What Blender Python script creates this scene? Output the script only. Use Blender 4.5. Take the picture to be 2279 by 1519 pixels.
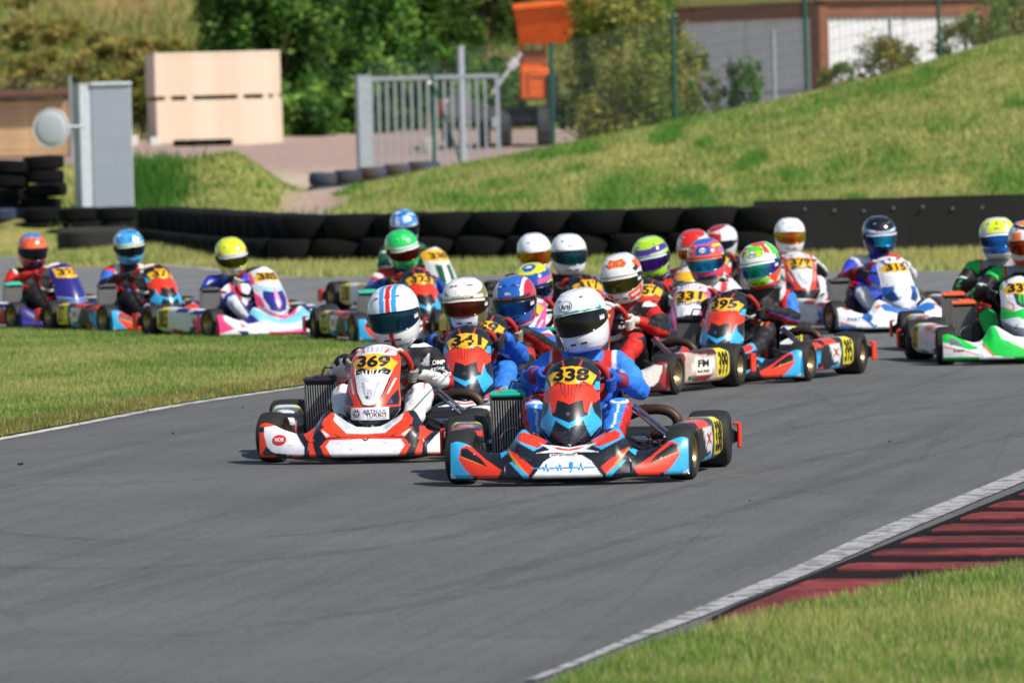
import bpy, math, random
import numpy as np
from mathutils import Vector, Matrix
from mathutils.bvhtree import BVHTree

for o in list(bpy.data.objects):
    bpy.data.objects.remove(o)
scene = bpy.context.scene
COL = scene.collection
rad = math.radians
RNG = np.random.default_rng(7)
random.seed(7)

# ------------------------------------------------------------------ camera
FPX, PW, PH, CAMZ = 14000.0, 2279.0, 1519.0, 1.7
PITCH, ROLL = math.atan(475.5 / FPX), rad(1.5)
_F = np.array([0, math.cos(PITCH), -math.sin(PITCH)])
_R0 = np.array([1.0, 0, 0]); _U0 = np.array([0, math.sin(PITCH), math.cos(PITCH)])
CR = math.cos(ROLL) * _R0 - math.sin(ROLL) * _U0
CU = math.sin(ROLL) * _R0 + math.cos(ROLL) * _U0
cam_d = bpy.data.cameras.new('camera')
cam = bpy.data.objects.new('camera', cam_d); COL.objects.link(cam)
cam_d.sensor_fit = 'HORIZONTAL'; cam_d.sensor_width = 36.0
cam_d.lens = FPX / PW * 36.0
cam_d.clip_start = 0.5; cam_d.clip_end = 3000
m = Matrix.Identity(4)
for i in range(3):
    m[i][0], m[i][1], m[i][2] = CR[i], CU[i], -_F[i]
m[2][3] = CAMZ
cam.matrix_world = m
cam_d.dof.use_dof = True
cam_d.dof.focus_distance = 30.6
cam_d.dof.aperture_fstop = 6.6
scene.camera = cam

# ------------------------------------------------------------------ sky, sun, exposure
SUN_AZ, SUN_EL = rad(50), rad(46)      # azimuth: to the right of the camera's back
sdir = Vector((math.sin(SUN_AZ) * math.cos(SUN_EL), -math.cos(SUN_AZ) * math.cos(SUN_EL), math.sin(SUN_EL)))
world = bpy.data.worlds.new('World'); scene.world = world; world.use_nodes = True
wn = world.node_tree.nodes; wl = world.node_tree.links
bg = wn['Background']
sky = wn.new('ShaderNodeTexSky'); sky.sky_type = 'NISHITA'; sky.sun_disc = False
sky.sun_elevation = SUN_EL
sky.sun_rotation = math.atan2(sdir.x, sdir.y)
sky.air_density = 1.0; sky.dust_density = 1.2; sky.ozone_density = 1.0
wl.new(sky.outputs[0], bg.inputs[0]); bg.inputs[1].default_value = 0.085
sun_d = bpy.data.lights.new('sun', 'SUN'); sun_d.energy = 4.2; sun_d.angle = rad(0.53)
sun_d.color = (1.0, 0.94, 0.84)
sun = bpy.data.objects.new('sun', sun_d); COL.objects.link(sun)
sun.rotation_euler = sdir.to_track_quat('Z', 'Y').to_euler()
sun.location = (20, -20, 30)
scene.render.engine = 'CYCLES'
scene.view_settings.view_transform = 'Standard'; scene.view_settings.look = 'None'
scene.view_settings.gamma = 1.0; scene.view_settings.exposure = 0.32
scene.view_settings.use_curve_mapping = False


# ------------------------------------------------------------------ picture -> place
def ray(x, y):
    return _F + CR * (x - PW / 2) / FPX + CU * (PH / 2 - y) / FPX
def G(x, y, z=0.0):                    # the point of the level z that the picture point shows
    d = ray(x, y); t = (z - CAMZ) / d[2]
    return np.array([0, 0, CAMZ]) + d * t
def Wd(x, y, dist):                    # the point at a known distance
    d = ray(x, y); t = dist / d[1]
    return np.array([0, 0, CAMZ]) + d * t


# ------------------------------------------------------------------ colour, materials
def lin(h):
    if isinstance(h, (tuple, list, np.ndarray)): return np.array(h[:3], float)
    h = h.lstrip('#'); c = np.array([int(h[i:i + 2], 16) / 255 for i in (0, 2, 4)])
    return np.where(c <= .04045, c / 12.92, ((c + .055) / 1.055) ** 2.4)
MATS = {}
def mat(name, col='#808080', rough=.5, metal=0.0, attr=False, coat=0.0, noise=0.0, nscale=30.0, bump=0.0, bscale=60.0, spec=.5, trans=0.0, two=None):
    if name in MATS: return MATS[name]
    mt = bpy.data.materials.new(name); mt.use_nodes = True
    n, l = mt.node_tree.nodes, mt.node_tree.links
    b = n['Principled BSDF']
    c = lin(col); b.inputs['Base Color'].default_value = (*c, 1)
    b.inputs['Roughness'].default_value = rough; b.inputs['Metallic'].default_value = metal
    b.inputs['Coat Weight'].default_value = coat; b.inputs['Coat Roughness'].default_value = .06
    b.inputs['Specular IOR Level'].default_value = spec
    src = None
    if attr:
        a = n.new('ShaderNodeAttribute'); a.attribute_name = 'Col'; src = a.outputs['Color']
    tc = n.new('ShaderNodeTexCoord')
    if noise > 0:
        nz = n.new('ShaderNodeTexNoise'); nz.inputs['Scale'].default_value = nscale; nz.inputs['Detail'].default_value = 6
        nz.inputs['Roughness'].default_value = .65
        l.new(tc.outputs['Object'], nz.inputs['Vector'])
        mr = n.new('ShaderNodeMapRange'); mr.inputs[1].default_value = .3; mr.inputs[2].default_value = .7
        mr.inputs[3].default_value = 1 - noise; mr.inputs[4].default_value = 1 + noise
        l.new(nz.outputs['Fac'], mr.inputs[0])
        mx = n.new('ShaderNodeMix'); mx.data_type = 'RGBA'; mx.blend_type = 'MULTIPLY'; mx.inputs[0].default_value = 1
        if src: l.new(src, mx.inputs[6])
        else: mx.inputs[6].default_value = (*c, 1)
        l.new(mr.outputs[0], mx.inputs[7]); src = mx.outputs[2]
        if two:
            m2 = n.new('ShaderNodeMix'); m2.data_type = 'RGBA'
            n2 = n.new('ShaderNodeTexNoise'); n2.inputs['Scale'].default_value = nscale * .23; n2.inputs['Detail'].default_value = 4
            l.new(tc.outputs['Object'], n2.inputs['Vector'])
            r2 = n.new('ShaderNodeMapRange'); r2.inputs[1].default_value = .45; r2.inputs[2].default_value = .62
            l.new(n2.outputs['Fac'], r2.inputs[0]); l.new(r2.outputs[0], m2.inputs[0])
            l.new(src, m2.inputs[6]); m2.inputs[7].default_value = (*lin(two), 1); src = m2.outputs[2]
    if src: l.new(src, b.inputs['Base Color'])
    if bump > 0:
        nb = n.new('ShaderNodeTexNoise'); nb.inputs['Scale'].default_value = bscale; nb.inputs['Detail'].default_value = 5
        l.new(tc.outputs['Object'], nb.inputs['Vector'])
        bp = n.new('ShaderNodeBump'); bp.inputs['Strength'].default_value = bump; bp.inputs['Distance'].default_value = .01
        l.new(nb.outputs['Fac'], bp.inputs['Height']); l.new(bp.outputs[0], b.inputs['Normal'])
    if trans > 0:
        b.inputs['Transmission Weight'].default_value = trans
    MATS[name] = mt
    return mt


# ------------------------------------------------------------------ meshes
def mesh_np(name, V, Fs, mt=None, cols=None, smooth=True):
    V = np.asarray(V, np.float32).reshape(-1, 3)
    me = bpy.data.meshes.new(name)
    if isinstance(Fs, np.ndarray):
        nf, k = Fs.shape
        me.vertices.add(len(V)); me.vertices.foreach_set('co', V.ravel())
        me.loops.add(nf * k); me.loops.foreach_set('vertex_index', Fs.astype(np.int32).ravel())
        me.polygons.add(nf); me.polygons.foreach_set('loop_start', (np.arange(nf) * k).astype(np.int32))
        me.polygons.foreach_set('loop_total', np.full(nf, k, np.int32))
        me.update(calc_edges=True)
    else:
        me.from_pydata(V.tolist(), [], Fs); me.update()
    if smooth: me.polygons.foreach_set('use_smooth', np.ones(len(me.polygons), bool))
    if cols is not None:
        a = me.attributes.new('Col', 'FLOAT_COLOR', 'POINT')
        c = np.ones((len(V), 4), np.float32); c[:, :3] = cols
        a.data.foreach_set('color', c.ravel())
    if mt is not None:
        for q in (mt if isinstance(mt, (list, tuple)) else [mt]): me.materials.append(q)
    me.validate()
    return me
def link(name, me, parent=None, loc=None, rot=None):
    o = bpy.data.objects.new(name, me); COL.objects.link(o)
    if parent: o.parent = parent
    if loc is not None: o.location = [float(q) for q in loc]
    if rot is not None: o.rotation_euler = rot
    return o
def tag(o, label, cat, group=None):
    o['label'] = label; o['category'] = cat
    if group: o['group'] = group
    return o
def thing(name, label, cat, loc=(0, 0, 0), rz=0.0, group=None):
    return tag(link(name, None, None, loc, (0, 0, rz)), label, cat, group)
def structure(o):
    o['kind'] = 'structure'; return o

class MB:                                # collects boxes, tubes and lathes for ONE mesh
    def __init__(s): s.V = []; s.F = []; s.n = 0; s.C = []; s.col = None
    def add(s, V, F):
        V = np.asarray(V, float).reshape(-1, 3)
        s.V.append(V); s.F += [tuple(int(i) + s.n for i in f) for f in F]; s.n += len(V)
        s.C.append(np.tile(lin(s.col) if s.col is not None else np.array([.5, .5, .5]), (len(V), 1)))
        return s
    def box(s, c, size, rot=None, bev=0.0):
        hx, hy, hz = np.array(size) / 2
        b = min(bev, hx * .9, hy * .9, hz * .9)
        if b <= 0:
            V = np.array([(x, y, z) for x in (-hx, hx) for y in (-hy, hy) for z in (-hz, hz)])
            F = [(0, 1, 3, 2), (4, 6, 7, 5), (0, 4, 5, 1), (2, 3, 7, 6), (0, 2, 6, 4), (1, 5, 7, 3)]
        else:
            V = []; 
            for sx in (-1, 1):
                for sy in (-1, 1):
                    for sz in (-1, 1):
                        V += [(sx * hx, sy * (hy - b), sz * (hz - b)), (sx * (hx - b), sy * hy, sz * (hz - b)), (sx * (hx - b), sy * (hy - b), sz * hz)]
            V = np.array(V)
            def ix(sx, sy, sz, a): return ((sx > 0) * 4 + (sy > 0) * 2 + (sz > 0)) * 3 + a
            F = []
            for a in range(3):
                for sg in (-1, 1):
                    q = []
                    for (p, r) in ((-1, -1), (1, -1), (1, 1), (-1, 1)):
                        v = [p, r]; v.insert(a, sg); q.append(ix(*v, a))
                    if (sg < 0) != (a == 1): q.reverse()
                    F.append(tuple(q))
            for a in range(3):
                b1, c1 = [i for i in range(3) if i != a]
                for p in (-1, 1):
                    for r in (-1, 1):
                        def sv(t):
                            v = [0, 0, 0]; v[a] = t; v[b1] = p; v[c1] = r; return v
                        F.append((ix(*sv(-1), b1), ix(*sv(1), b1), ix(*sv(1), c1), ix(*sv(-1), c1)))
            for sx in (-1, 1):
                for sy in (-1, 1):
                    for sz in (-1, 1): F.append(tuple(ix(sx, sy, sz, a) for a in range(3)))
        if rot is not None: V = V @ np.array(rot).T
        return s.add(V + np.array(c), F)
    def tube(s, pts, r, seg=10, caps=True, closed=False):
        P = np.array(pts, float); n = len(P)
        rr = np.broadcast_to(np.asarray(r, float), (n,))
        T = np.gradient(P, axis=0) if not closed else np.roll(P, -1, 0) - np.roll(P, 1, 0)
        T /= np.linalg.norm(T, axis=1)[:, None] + 1e-9
        ref = np.array([0, 0, 1.0]) if abs(T[0][2]) < .9 else np.array([1.0, 0, 0])
        A = []
        for i in range(n):
            a = ref - T[i] * (ref @ T[i]); a /= np.linalg.norm(a) + 1e-9; ref = a; A.append(a)
        A = np.array(A); B = np.cross(T, A)
        th = np.linspace(0, 2 * np.pi, seg, endpoint=False)
        V = P[:, None] + rr[:, None, None] * (np.cos(th)[None, :, None] * A[:, None] + np.sin(th)[None, :, None] * B[:, None])
        F = []
        for i in range(n if closed else n - 1):
            j = (i + 1) % n
            for k in range(seg):
                F.append((i * seg + k, i * seg + (k + 1) % seg, j * seg + (k + 1) % seg, j * seg + k))
        if caps and not closed:
            F.append(tuple(range(seg))[::-1]); F.append(tuple((n - 1) * seg + k for k in range(seg)))
        return s.add(V, F)
    def lathe(s, prof, axis='x', c=(0, 0, 0), seg=28, closed=True):
        pr = np.array(prof, float); n = len(pr)       # (along axis, radius)
        th = np.linspace(0, 2 * np.pi, seg, endpoint=False)
        a = np.broadcast_to(pr[:, 0:1], (n, seg)); u = pr[:, 1:2] * np.cos(th); v = pr[:, 1:2] * np.sin(th)
        V = np.stack({'x': (a, u, v), 'y': (v, a, u), 'z': (u, v, a)}[axis], -1)
        F = []
        for i in range(n if closed else n - 1):
            j = (i + 1) % n
            for k in range(seg): F.append((i * seg + k, i * seg + (k + 1) % seg, j * seg + (k + 1) % seg, j * seg + k))
        return s.add(V + np.array(c), F)
    def mesh(s, name, mt, smooth=False, colors=False):
        V = np.concatenate(s.V); me = mesh_np(name, V, s.F, mt, np.concatenate(s.C) if colors else None, smooth)
        if smooth:
            try: me.set_sharp_from_angle(angle=rad(38))
            except Exception: pass
        return me
def gridF(nu, nv, cu=False, cv=False):
    i = np.arange(nu if cu else nu - 1)[:, None]; j = np.arange(nv if cv else nv - 1)[None, :]
    i2 = (i + 1) % nu; j2 = (j + 1) % nv
    i, j, i2, j2 = [np.broadcast_to(q, (i.shape[0], j.shape[1])) for q in (i, j, i2, j2)]
    return np.stack([i * nv + j, i2 * nv + j, i2 * nv + j2, i * nv + j2], -1).reshape(-1, 4)
def inpoly(X, Y, poly):
    P = np.asarray(poly, float); ins = np.zeros(X.shape, bool); n = len(P)
    for i in range(n):
        x1, y1 = P[i]; x2, y2 = P[i - 1]
        if y1 == y2: continue
        c = ((y1 > Y) != (y2 > Y)) & (X < (x2 - x1) * (Y - y1) / (y2 - y1) + x1)
        ins ^= c
    return ins
def noise3(P, sc, seed=0):               # cheap smooth value noise
    q = P * sc + 100.0; i = np.floor(q).astype(np.int64); f = q - i; f = f * f * (3 - 2 * f)
    def h(a, b, c):
        v = (a * 374761393 + b * 668265263 + c * 2147483647 + seed * 974711) & 0xFFFFFFFF
        v = ((v ^ (v >> 13)) * 1274126177) & 0xFFFFFFFF
        return ((v ^ (v >> 16)) & 0xFFFF) / 65535.0
    r = 0
    for a in (0, 1):
        for b in (0, 1):
            for c in (0, 1):
                w = (f[:, 0] if a else 1 - f[:, 0]) * (f[:, 1] if b else 1 - f[:, 1]) * (f[:, 2] if c else 1 - f[:, 2])
                r = r + w * h(i[:, 0] + a, i[:, 1] + b, i[:, 2] + c)
    return r
_TXT = {}
def text_flat(s, bold=.02):
    k = (s, bold)
    if k not in _TXT:
        cu = bpy.data.curves.new('t', 'FONT'); cu.body = s; cu.align_x = 'CENTER'; cu.align_y = 'CENTER'
        cu.offset = bold; cu.resolution_u = 3
        o = bpy.data.objects.new('t', cu); COL.objects.link(o)
        dg = bpy.context.evaluated_depsgraph_get()
        me = bpy.data.meshes.new_from_object(o.evaluated_get(dg))
        V = np.array([v.co[:] for v in me.vertices]).reshape(-1, 3); F = [tuple(p.vertices) for p in me.polygons]
        bpy.data.objects.remove(o); bpy.data.curves.remove(cu); bpy.data.meshes.remove(me)
        if len(V):
            V[:, 0] -= (V[:, 0].min() + V[:, 0].max()) / 2; V[:, 1] -= (V[:, 1].min() + V[:, 1].max()) / 2
        _TXT[k] = (V, F)
    return _TXT[k]
def decal(bvh, V2, F, origin, right, up, dirn, off=.0025):   # flat print laid on a curved surface
    o = np.array(origin, float); rt = np.array(right, float); u = np.array(up, float); d = Vector(dirn).normalized()
    out = []
    for a in V2:
        p = Vector(o + rt * a[0] + u * a[1])
        h = bvh.ray_cast(p - d * .5, d)
        out.append(tuple((h[0] + (h[1] if h[1].dot(d) < 0 else -h[1]) * off) if h[0] else p))
    return out, F
def text_on(bvh, s, origin, right, up, dirn, height, width=None, bold=.02, off=.0025):
    V, F = text_flat(s, bold)
    if not len(V): return None
    sy = height / (V[:, 1].max() - V[:, 1].min())
    sx = sy if width is None else width / (V[:, 0].max() - V[:, 0].min())
    return decal(bvh, V[:, :2] * np.array([sx, sy]), F, origin, right, up, dirn, off)
def unit(v):
    v = np.array(v, float); return v / np.linalg.norm(v)
def rotm(ax, a):
    return np.array(Matrix.Rotation(a, 3, ax))
# ================================================================== the setting
def sstep(a, b, x):
    t = np.clip((x - a) / (b - a), 0, 1); return t * t * (3 - 2 * t)
def terrain(x, y):
    x = np.asarray(x, float); y = np.asarray(y, float)
    yl = y - 11 * sstep(2.2, 4.6, -x) * (1 - sstep(108, 126, y))
    yard = np.interp(yl, [84, 90, 97, 110, 133, 160, 175, 400, 3000], [0, .15, .5, .72, .87, 1.5, 1.7, 2.2, 2.2])
    crest = np.clip(1.3 + .2 * x + np.interp(x, [-4, -1.5, .14, 2.56, 5, 7.2, 8.6, 12, 20], [.02, -.04, -.14, -.28, -.26, -.15, -.12, -.4, -2]), 0, 4.2)
    tl = np.clip((y - 82) / 25, 0, 1)
    hill = crest * (tl * .65 + sstep(0, 1, tl) * .35) * (1 - sstep(110, 124, y)) 
    z = np.maximum(yard, hill)
    z = z + 1.0 * np.exp(-(np.clip(np.abs(x + 6.1) - 1.5, 0, 9) / .85) ** 2) * np.exp(-((y - 103) / 5.0) ** 2)
    z = z + 5.4 * sstep(170, 206, y) * (1 - .25 * sstep(-6, 4, x)) * (1 - .6 * sstep(400, 900, y))
    p = np.stack([x.ravel(), y.ravel(), np.zeros(x.size)], -1)
    n = (noise3(p, .45, 3) - .5) * .15 + (noise3(p, 1.6, 4) - .5) * .05
    return z + n.reshape(x.shape) * sstep(84, 90, y - 11 * sstep(2.2, 4.6, -x))
def tz(x, y): return float(terrain(np.array([x]), np.array([y]))[0])

def ground_mat():
    mt = mat('grass_ground', attr=True, rough=.95, noise=.35, nscale=9, bump=.6, bscale=25, spec=.1)
    return mt
def grass_shader(name):
    mt = bpy.data.materials.new(name); mt.use_nodes = True
    n, l = mt.node_tree.nodes, mt.node_tree.links
    b = n['Principled BSDF']; a = n.new('ShaderNodeAttribute'); a.attribute_name = 'Col'
    b.inputs['Roughness'].default_value = .55; b.inputs['Specular IOR Level'].default_value = .25
    l.new(a.outputs['Color'], b.inputs['Base Color'])
    t = n.new('ShaderNodeBsdfTranslucent'); l.new(a.outputs['Color'], t.inputs['Color'])
    mx = n.new('ShaderNodeMixShader'); mx.inputs[0].default_value = .48
    l.new(b.outputs[0], mx.inputs[1]); l.new(t.outputs[0], mx.inputs[2])
    l.new(mx.outputs[0], n['Material Output'].inputs[0])
    return mt
M_BLADE = grass_shader('grass_blade'); M_LEAF = grass_shader('leaf')

# ---- one sheet of ground to the horizon
xs = np.unique(np.concatenate([np.linspace(-1500, -60, 12), np.linspace(-60, -14, 24), np.arange(-14, 14.01, .3), np.linspace(14, 60, 24), np.linspace(60, 1500, 12)]))
ys = np.unique(np.concatenate([np.linspace(-300, 0, 6), np.linspace(0, 78, 20), np.arange(79, 135, .45), np.arange(135, 215, 1.2), np.linspace(215, 2500, 20)]))
GX, GY = np.meshgrid(xs, ys, indexing='ij'); GZ = terrain(GX, GY)
P2 = np.stack([GX.ravel(), GY.ravel(), 0 * GX.ravel()], -1)
def grass_tint(P, dry=.5):
    a = noise3(P, .5, 11)[:, None]; b = noise3(P, 2.3, 12)[:, None]; c = noise3(P, .16, 13)[:, None]
    g1 = lin('#6c7c3a'); g2 = lin('#968f56'); g3 = lin('#50702e')
    f = np.clip((a * .6 + b * .4 - .5 + (dry - .5)) * 3.2 + .5, 0, 1)
    col = g1 * (1 - f) + g2 * f
    k = np.clip((c - .55) * 5, 0, 1) * .55
    return col * (1 - k) + g3 * k
gc = grass_tint(P2, .52) * 1.0
yx, yy = P2[:, 0], P2[:, 1]
grav = sstep(124, 130, yy) * (1 - sstep(172, 178, yy))                # the gravel yard behind the gate
path = np.exp(-((yx + 3.15 - (yy - 95) * .012) / .48) ** 4) * sstep(86, 91, yy) * (1 - sstep(133, 140, yy))
wide = sstep(109, 113, yy) * (1 - sstep(124, 130, yy)) * sstep(-4.9, -4.4, yx) * (1 - sstep(1.2, 1.8, yx))
grav = np.clip(grav + path + wide, 0, 1)[:, None]
pale = np.clip(1 - np.abs(yy - 120) / 18, 0, 1)[:, None]
gcol = lin('#a08a82') * (1 - pale) + lin('#b9a894') * pale
gc = gc * (1 - grav) + gcol * grav
bank = sstep(170, 185, yy)[:, None]
veg = noise3(P2, .22, 31)[:, None]
bc = lin('#5a5a30') * (1 - veg) + lin('#7d7340') * veg
tan = np.clip(np.exp(-((yx + 11.4) / 1.6) ** 2 - ((yy - 201) / 7) ** 2)[:, None] * 1.6, 0, 1)
bc = bc * (1 - tan) + lin('#b39a6c') * tan
ear = np.clip(np.exp(-((yx + 13.9) / .9) ** 2 - ((yy - 199.5) / 4.5) ** 2)[:, None] * 1.6, 0, 1)
bc = bc * (1 - ear) + lin('#94695a') * ear
gc = gc * (1 - bank) + bc * bank
ground = structure(link('ground', mesh_np('ground', np.stack([GX, GY, GZ], -1), gridF(len(xs), len(ys)), ground_mat(), gc)))

# ---- the track
def asphalt():
    mt = bpy.data.materials.new('asphalt'); mt.use_nodes = True
    n, l = mt.node_tree.nodes, mt.node_tree.links; b = n['Principled BSDF']
    tc = n.new('ShaderNodeTexCoord')
    def nz(sc, det, stretch=None, rot=0):
        m0 = n.new('ShaderNodeMapping'); l.new(tc.outputs['Object'], m0.inputs[0]); m0.inputs['Rotation'].default_value = (0, 0, rot)
        mp = n.new('ShaderNodeMapping'); l.new(m0.outputs[0], mp.inputs[0])
        if stretch: mp.inputs['Scale'].default_value = stretch
        t = n.new('ShaderNodeTexNoise'); t.inputs['Scale'].default_value = sc; t.inputs['Detail'].default_value = det
        t.inputs['Roughness'].default_value = .7
        l.new(mp.outputs[0], t.inputs['Vector']); return t.outputs['Fac']
    def ramp(f, a, b2, lo, hi):
        r = n.new('ShaderNodeMapRange'); r.inputs[1].default_value = a; r.inputs[2].default_value = b2
        r.inputs[3].default_value = lo; r.inputs[4].default_value = hi; l.new(f, r.inputs[0]); return r.outputs[0]
    def mul(a, b2):
        q = n.new('ShaderNodeMath'); q.operation = 'MULTIPLY'; l.new(a, q.inputs[0]); l.new(b2, q.inputs[1]); return q.outputs[0]
    f = mul(ramp(nz(150, 3), .3, .72, .5, 1.55), ramp(nz(48, 4), .32, .7, .72, 1.28))                 # stones in the surface
    f = mul(f, ramp(nz(.6, 5), .3, .7, .86, 1.14))           # worn and patched areas
    f = mul(f, ramp(nz(1.0, 3, (5.0, .05, 1), rad(11)), .46, .70, 1.05, .84))   # rubber laid along the racing line
    f = mul(f, ramp(nz(1.0, 3, (14.0, .06, 1), rad(15)), .56, .68, 1.0, .87))
    f = mul(f, ramp(nz(1.0, 3, (17.0, .05, 1), rad(6)), .58, .69, 1.0, .88))
    vo = n.new('ShaderNodeTexVoronoi'); vo.feature = 'DISTANCE_TO_EDGE'; vo.inputs['Scale'].default_value = .23
    wv = n.new('ShaderNodeTexNoise'); wv.inputs['Scale'].default_value = 1.7; wv.inputs['Detail'].default_value = 5
    l.new(tc.outputs['Object'], wv.inputs['Vector'])
    ad = n.new('ShaderNodeMix'); ad.data_type = 'VECTOR'; ad.inputs[0].default_value = .18
    l.new(tc.outputs['Object'], ad.inputs[4]); l.new(wv.outputs['Color'], ad.inputs[5]); l.new(ad.outputs[1], vo.inputs['Vector'])
    f = mul(f, ramp(vo.outputs['Distance'], 0.0, .004, .86, 1.0))             # fine cracks
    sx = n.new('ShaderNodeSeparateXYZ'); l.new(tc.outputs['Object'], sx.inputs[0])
    f = mul(f, ramp(sx.outputs[1], 40, 66, 1.0, 1.5))         # base colour gets lighter towards the far outside of the bend
    mx = n.new('ShaderNodeMix'); mx.data_type = 'RGBA'; mx.blend_type = 'MULTIPLY'; mx.inputs[0].default_value = 1
    mx.inputs[6].default_value = (.110, .112, .113, 1); l.new(f, mx.inputs[7])
    l.new(mx.outputs[2], b.inputs['Base Color'])
    b.inputs['Roughness'].default_value = .8; b.inputs['Specular IOR Level'].default_value = .3
    bp = n.new('ShaderNodeBump'); bp.inputs['Strength'].default_value = .5; bp.inputs['Distance'].default_value = .004
    l.new(nz(190, 4), bp.inputs['Height']); l.new(bp.outputs[0], b.inputs['Normal'])
    return mt
def strip(name, A, B, mt, z):
    n = len(A); V = [(p[0], p[1], z) for p in A] + [(p[0], p[1], z) for p in B]
    return mesh_np(name, V, [(i, i + 1, n + i + 1, n + i) for i in range(n - 1)], mt, smooth=False)
def smooth_path(pts, k=8):
    P = np.array(pts, float); n = len(P); out = []
    for i in range(n - 1):
        p0, p1, p2, p3 = P[max(i - 1, 0)], P[i], P[i + 1], P[min(i + 2, n - 1)]
        for t in np.linspace(0, 1, k, endpoint=False):
            out.append(.5 * (2 * p1 + (p2 - p0) * t + (2 * p0 - 5 * p1 + 4 * p2 - p3) * t * t + (3 * p1 - p0 - 3 * p2 + p3) * t ** 3))
    out.append(P[-1]); return np.array(out)
far_px = [(-700, 560), (-200, 565), (0, 570), (200, 580), (400, 592), (560, 608), (660, 617), (900, 615), (1300, 612), (1700, 607), (2279, 602), (3000, 594)]
far_edge = smooth_path([G(*p)[:2] for p in far_px], 6)
near_edge = np.stack([np.linspace(-9, 9, len(far_edge)), np.full(len(far_edge), 8.0)], -1)
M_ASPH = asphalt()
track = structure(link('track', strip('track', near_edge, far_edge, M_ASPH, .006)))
M_LINE = mat('white_line_paint', '#c9c7c2', rough=.8, noise=.28, nscale=22, two='#8d8c8a')
def line(name, px, w, z=.0105, worn=M_LINE):
    A = smooth_path([G(*p)[:2] for p in px], 6)
    T = np.gradient(A, axis=0); T /= np.linalg.norm(T, axis=1)[:, None]; N = np.stack([-T[:, 1], T[:, 0]], -1)
    ww = np.interp(np.linspace(0, 1, len(A)), np.linspace(0, 1, len(np.atleast_1d(w))), np.atleast_1d(w))[:, None]
    return structure(link(name, strip(name, A - N * ww / 2, A + N * ww / 2, worn, z)))
line('track_line', [(p[0], p[1] + 2) for p in far_px[1:]], .10)

# ---- infield grass on the left, verge on the right
isl_px = [(-500, 1062), (-200, 1012), (0, 976), (200, 938), (400, 901), (600, 871), (740, 851), (850, 826), (895, 800), (850, 775), (720, 757), (450, 746), (0, 737), (-200, 733), (-500, 728)]
island = np.array([G(*p)[:2] for p in isl_px])
line('track_line', [(-500, 1066), (-200, 1016), (0, 980), (200, 942), (400, 904), (600, 874), (740, 854), (850, 829)], .085)
verge_px = [(1120, 1612), (1180, 1576), (1290, 1524), (1400, 1478), (1560, 1428), (1700, 1392), (1900, 1348), (2050, 1314), (2279, 1280), (2700, 1232)]
verge = np.array([G(*p)[:2] for p in verge_px]); ve = verge[-1]
verge = np.concatenate([verge, [ve + (1.0, 3.0), ve + (2.2, 7.0), (16, ve[1] + 9), (16, 6), (-1.2, 6), G(1120, 1700)[:2]]])
M_SOIL = mat('verge_soil', '#74783c', rough=1, noise=.35, nscale=14, bump=.6, bscale=40, two='#768a3c', spec=.1)
def sheet(name, poly, z):
    return structure(link(name, mesh_np(name, [(p[0], p[1], z) for p in poly], [tuple(range(len(poly)))], M_SOIL, smooth=False)))
sheet('infield', island, .016); sheet('verge', verge, .034)

def blades(name, P, h, w, cols, mt=M_BLADE, lean=.5, zf=None):
    n = len(P); a = RNG.uniform(0, 2 * np.pi, n); hh = h * RNG.uniform(.45, 1.25, n)
    z = np.zeros(n) if zf is None else zf
    base = np.stack([P[:, 0], P[:, 1], z], -1)
    side = np.stack([np.cos(a), np.sin(a), np.zeros(n)], -1) * (w * RNG.uniform(.6, 1.3, n) / 2)[:, None]
    b = RNG.uniform(0, 2 * np.pi, n); ln = RNG.uniform(.1, 1, n) * lean
    tip = base + np.stack([np.cos(b) * ln * hh, np.sin(b) * ln * hh, hh * np.sqrt(np.clip(1 - (ln * .7) ** 2, .1, 1))], -1)
    V = np.stack([base - side, base + side, tip], 1).reshape(-1, 3)
    me = mesh_np(name, V, np.arange(3 * n).reshape(-1, 3), mt, np.repeat(cols, 3, 0), smooth=False)
    o = link(name, me); o['kind'] = 'stuff'; return o
def scatter(poly, n, clip=None):
    lo, hi = poly.min(0), poly.max(0)
    if clip is not None: lo = np.maximum(lo, clip[0]); hi = np.minimum(hi, clip[1])
    Q = RNG.uniform(lo, hi, (n * 3, 2)); Q = Q[inpoly(Q[:, 0], Q[:, 1], poly)]
    return Q[:n]
def blade_cols(P, dry, seed):
    Q = np.stack([P[:, 0], P[:, 1], np.zeros(len(P))], -1)
    a = noise3(Q, .9, seed) * .5 + noise3(Q, .28, seed + 2) * .5; a = (a - .5) * 1.5 + .5; b = noise3(Q, 3.1, seed + 1); r = RNG.random(len(P))
    f = np.clip((a * .5 + b * .3 + r * .45 - .62 + (dry - .5)) * 2.4 + .45, 0, 1)[:, None]
    c = lin('#66923a') * (1 - f) + lin('#bcc070') * f
    d = (r > 1 - .22 * dry * 2 * (a + .3))[:, None]
    c = np.where(d, lin('#c9b98a'), c)
    return c * RNG.uniform(.75, 1.2, (len(P), 1))
Pv = scatter(verge, 260000, clip=(np.array([-.4, 17.2]), np.array([5.0, 30.0])))
jv = RNG.choice(len(Pv), 9000, replace=False); Pv[jv] += RNG.normal(0, .09, (len(jv), 2)); zv = np.where(inpoly(Pv[:, 0], Pv[:, 1], verge), .03, .006)
tag(blades('verge_grass', Pv, .046, .0065, blade_cols(Pv, .46, 41), zf=zv), 'long green grass in the near right corner beside the red kerb', 'grass')
Pi = scatter(island, 230000, clip=(np.array([-7.5, 30]), np.array([0, 60])))
ji = RNG.choice(len(Pi), 16000, replace=False); Pi[ji] += RNG.normal(0, .07, (len(ji), 2)); zi = np.where(inpoly(Pi[:, 0], Pi[:, 1], island), .012, .006)
ci = blade_cols(Pi, .54, 51)
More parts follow.
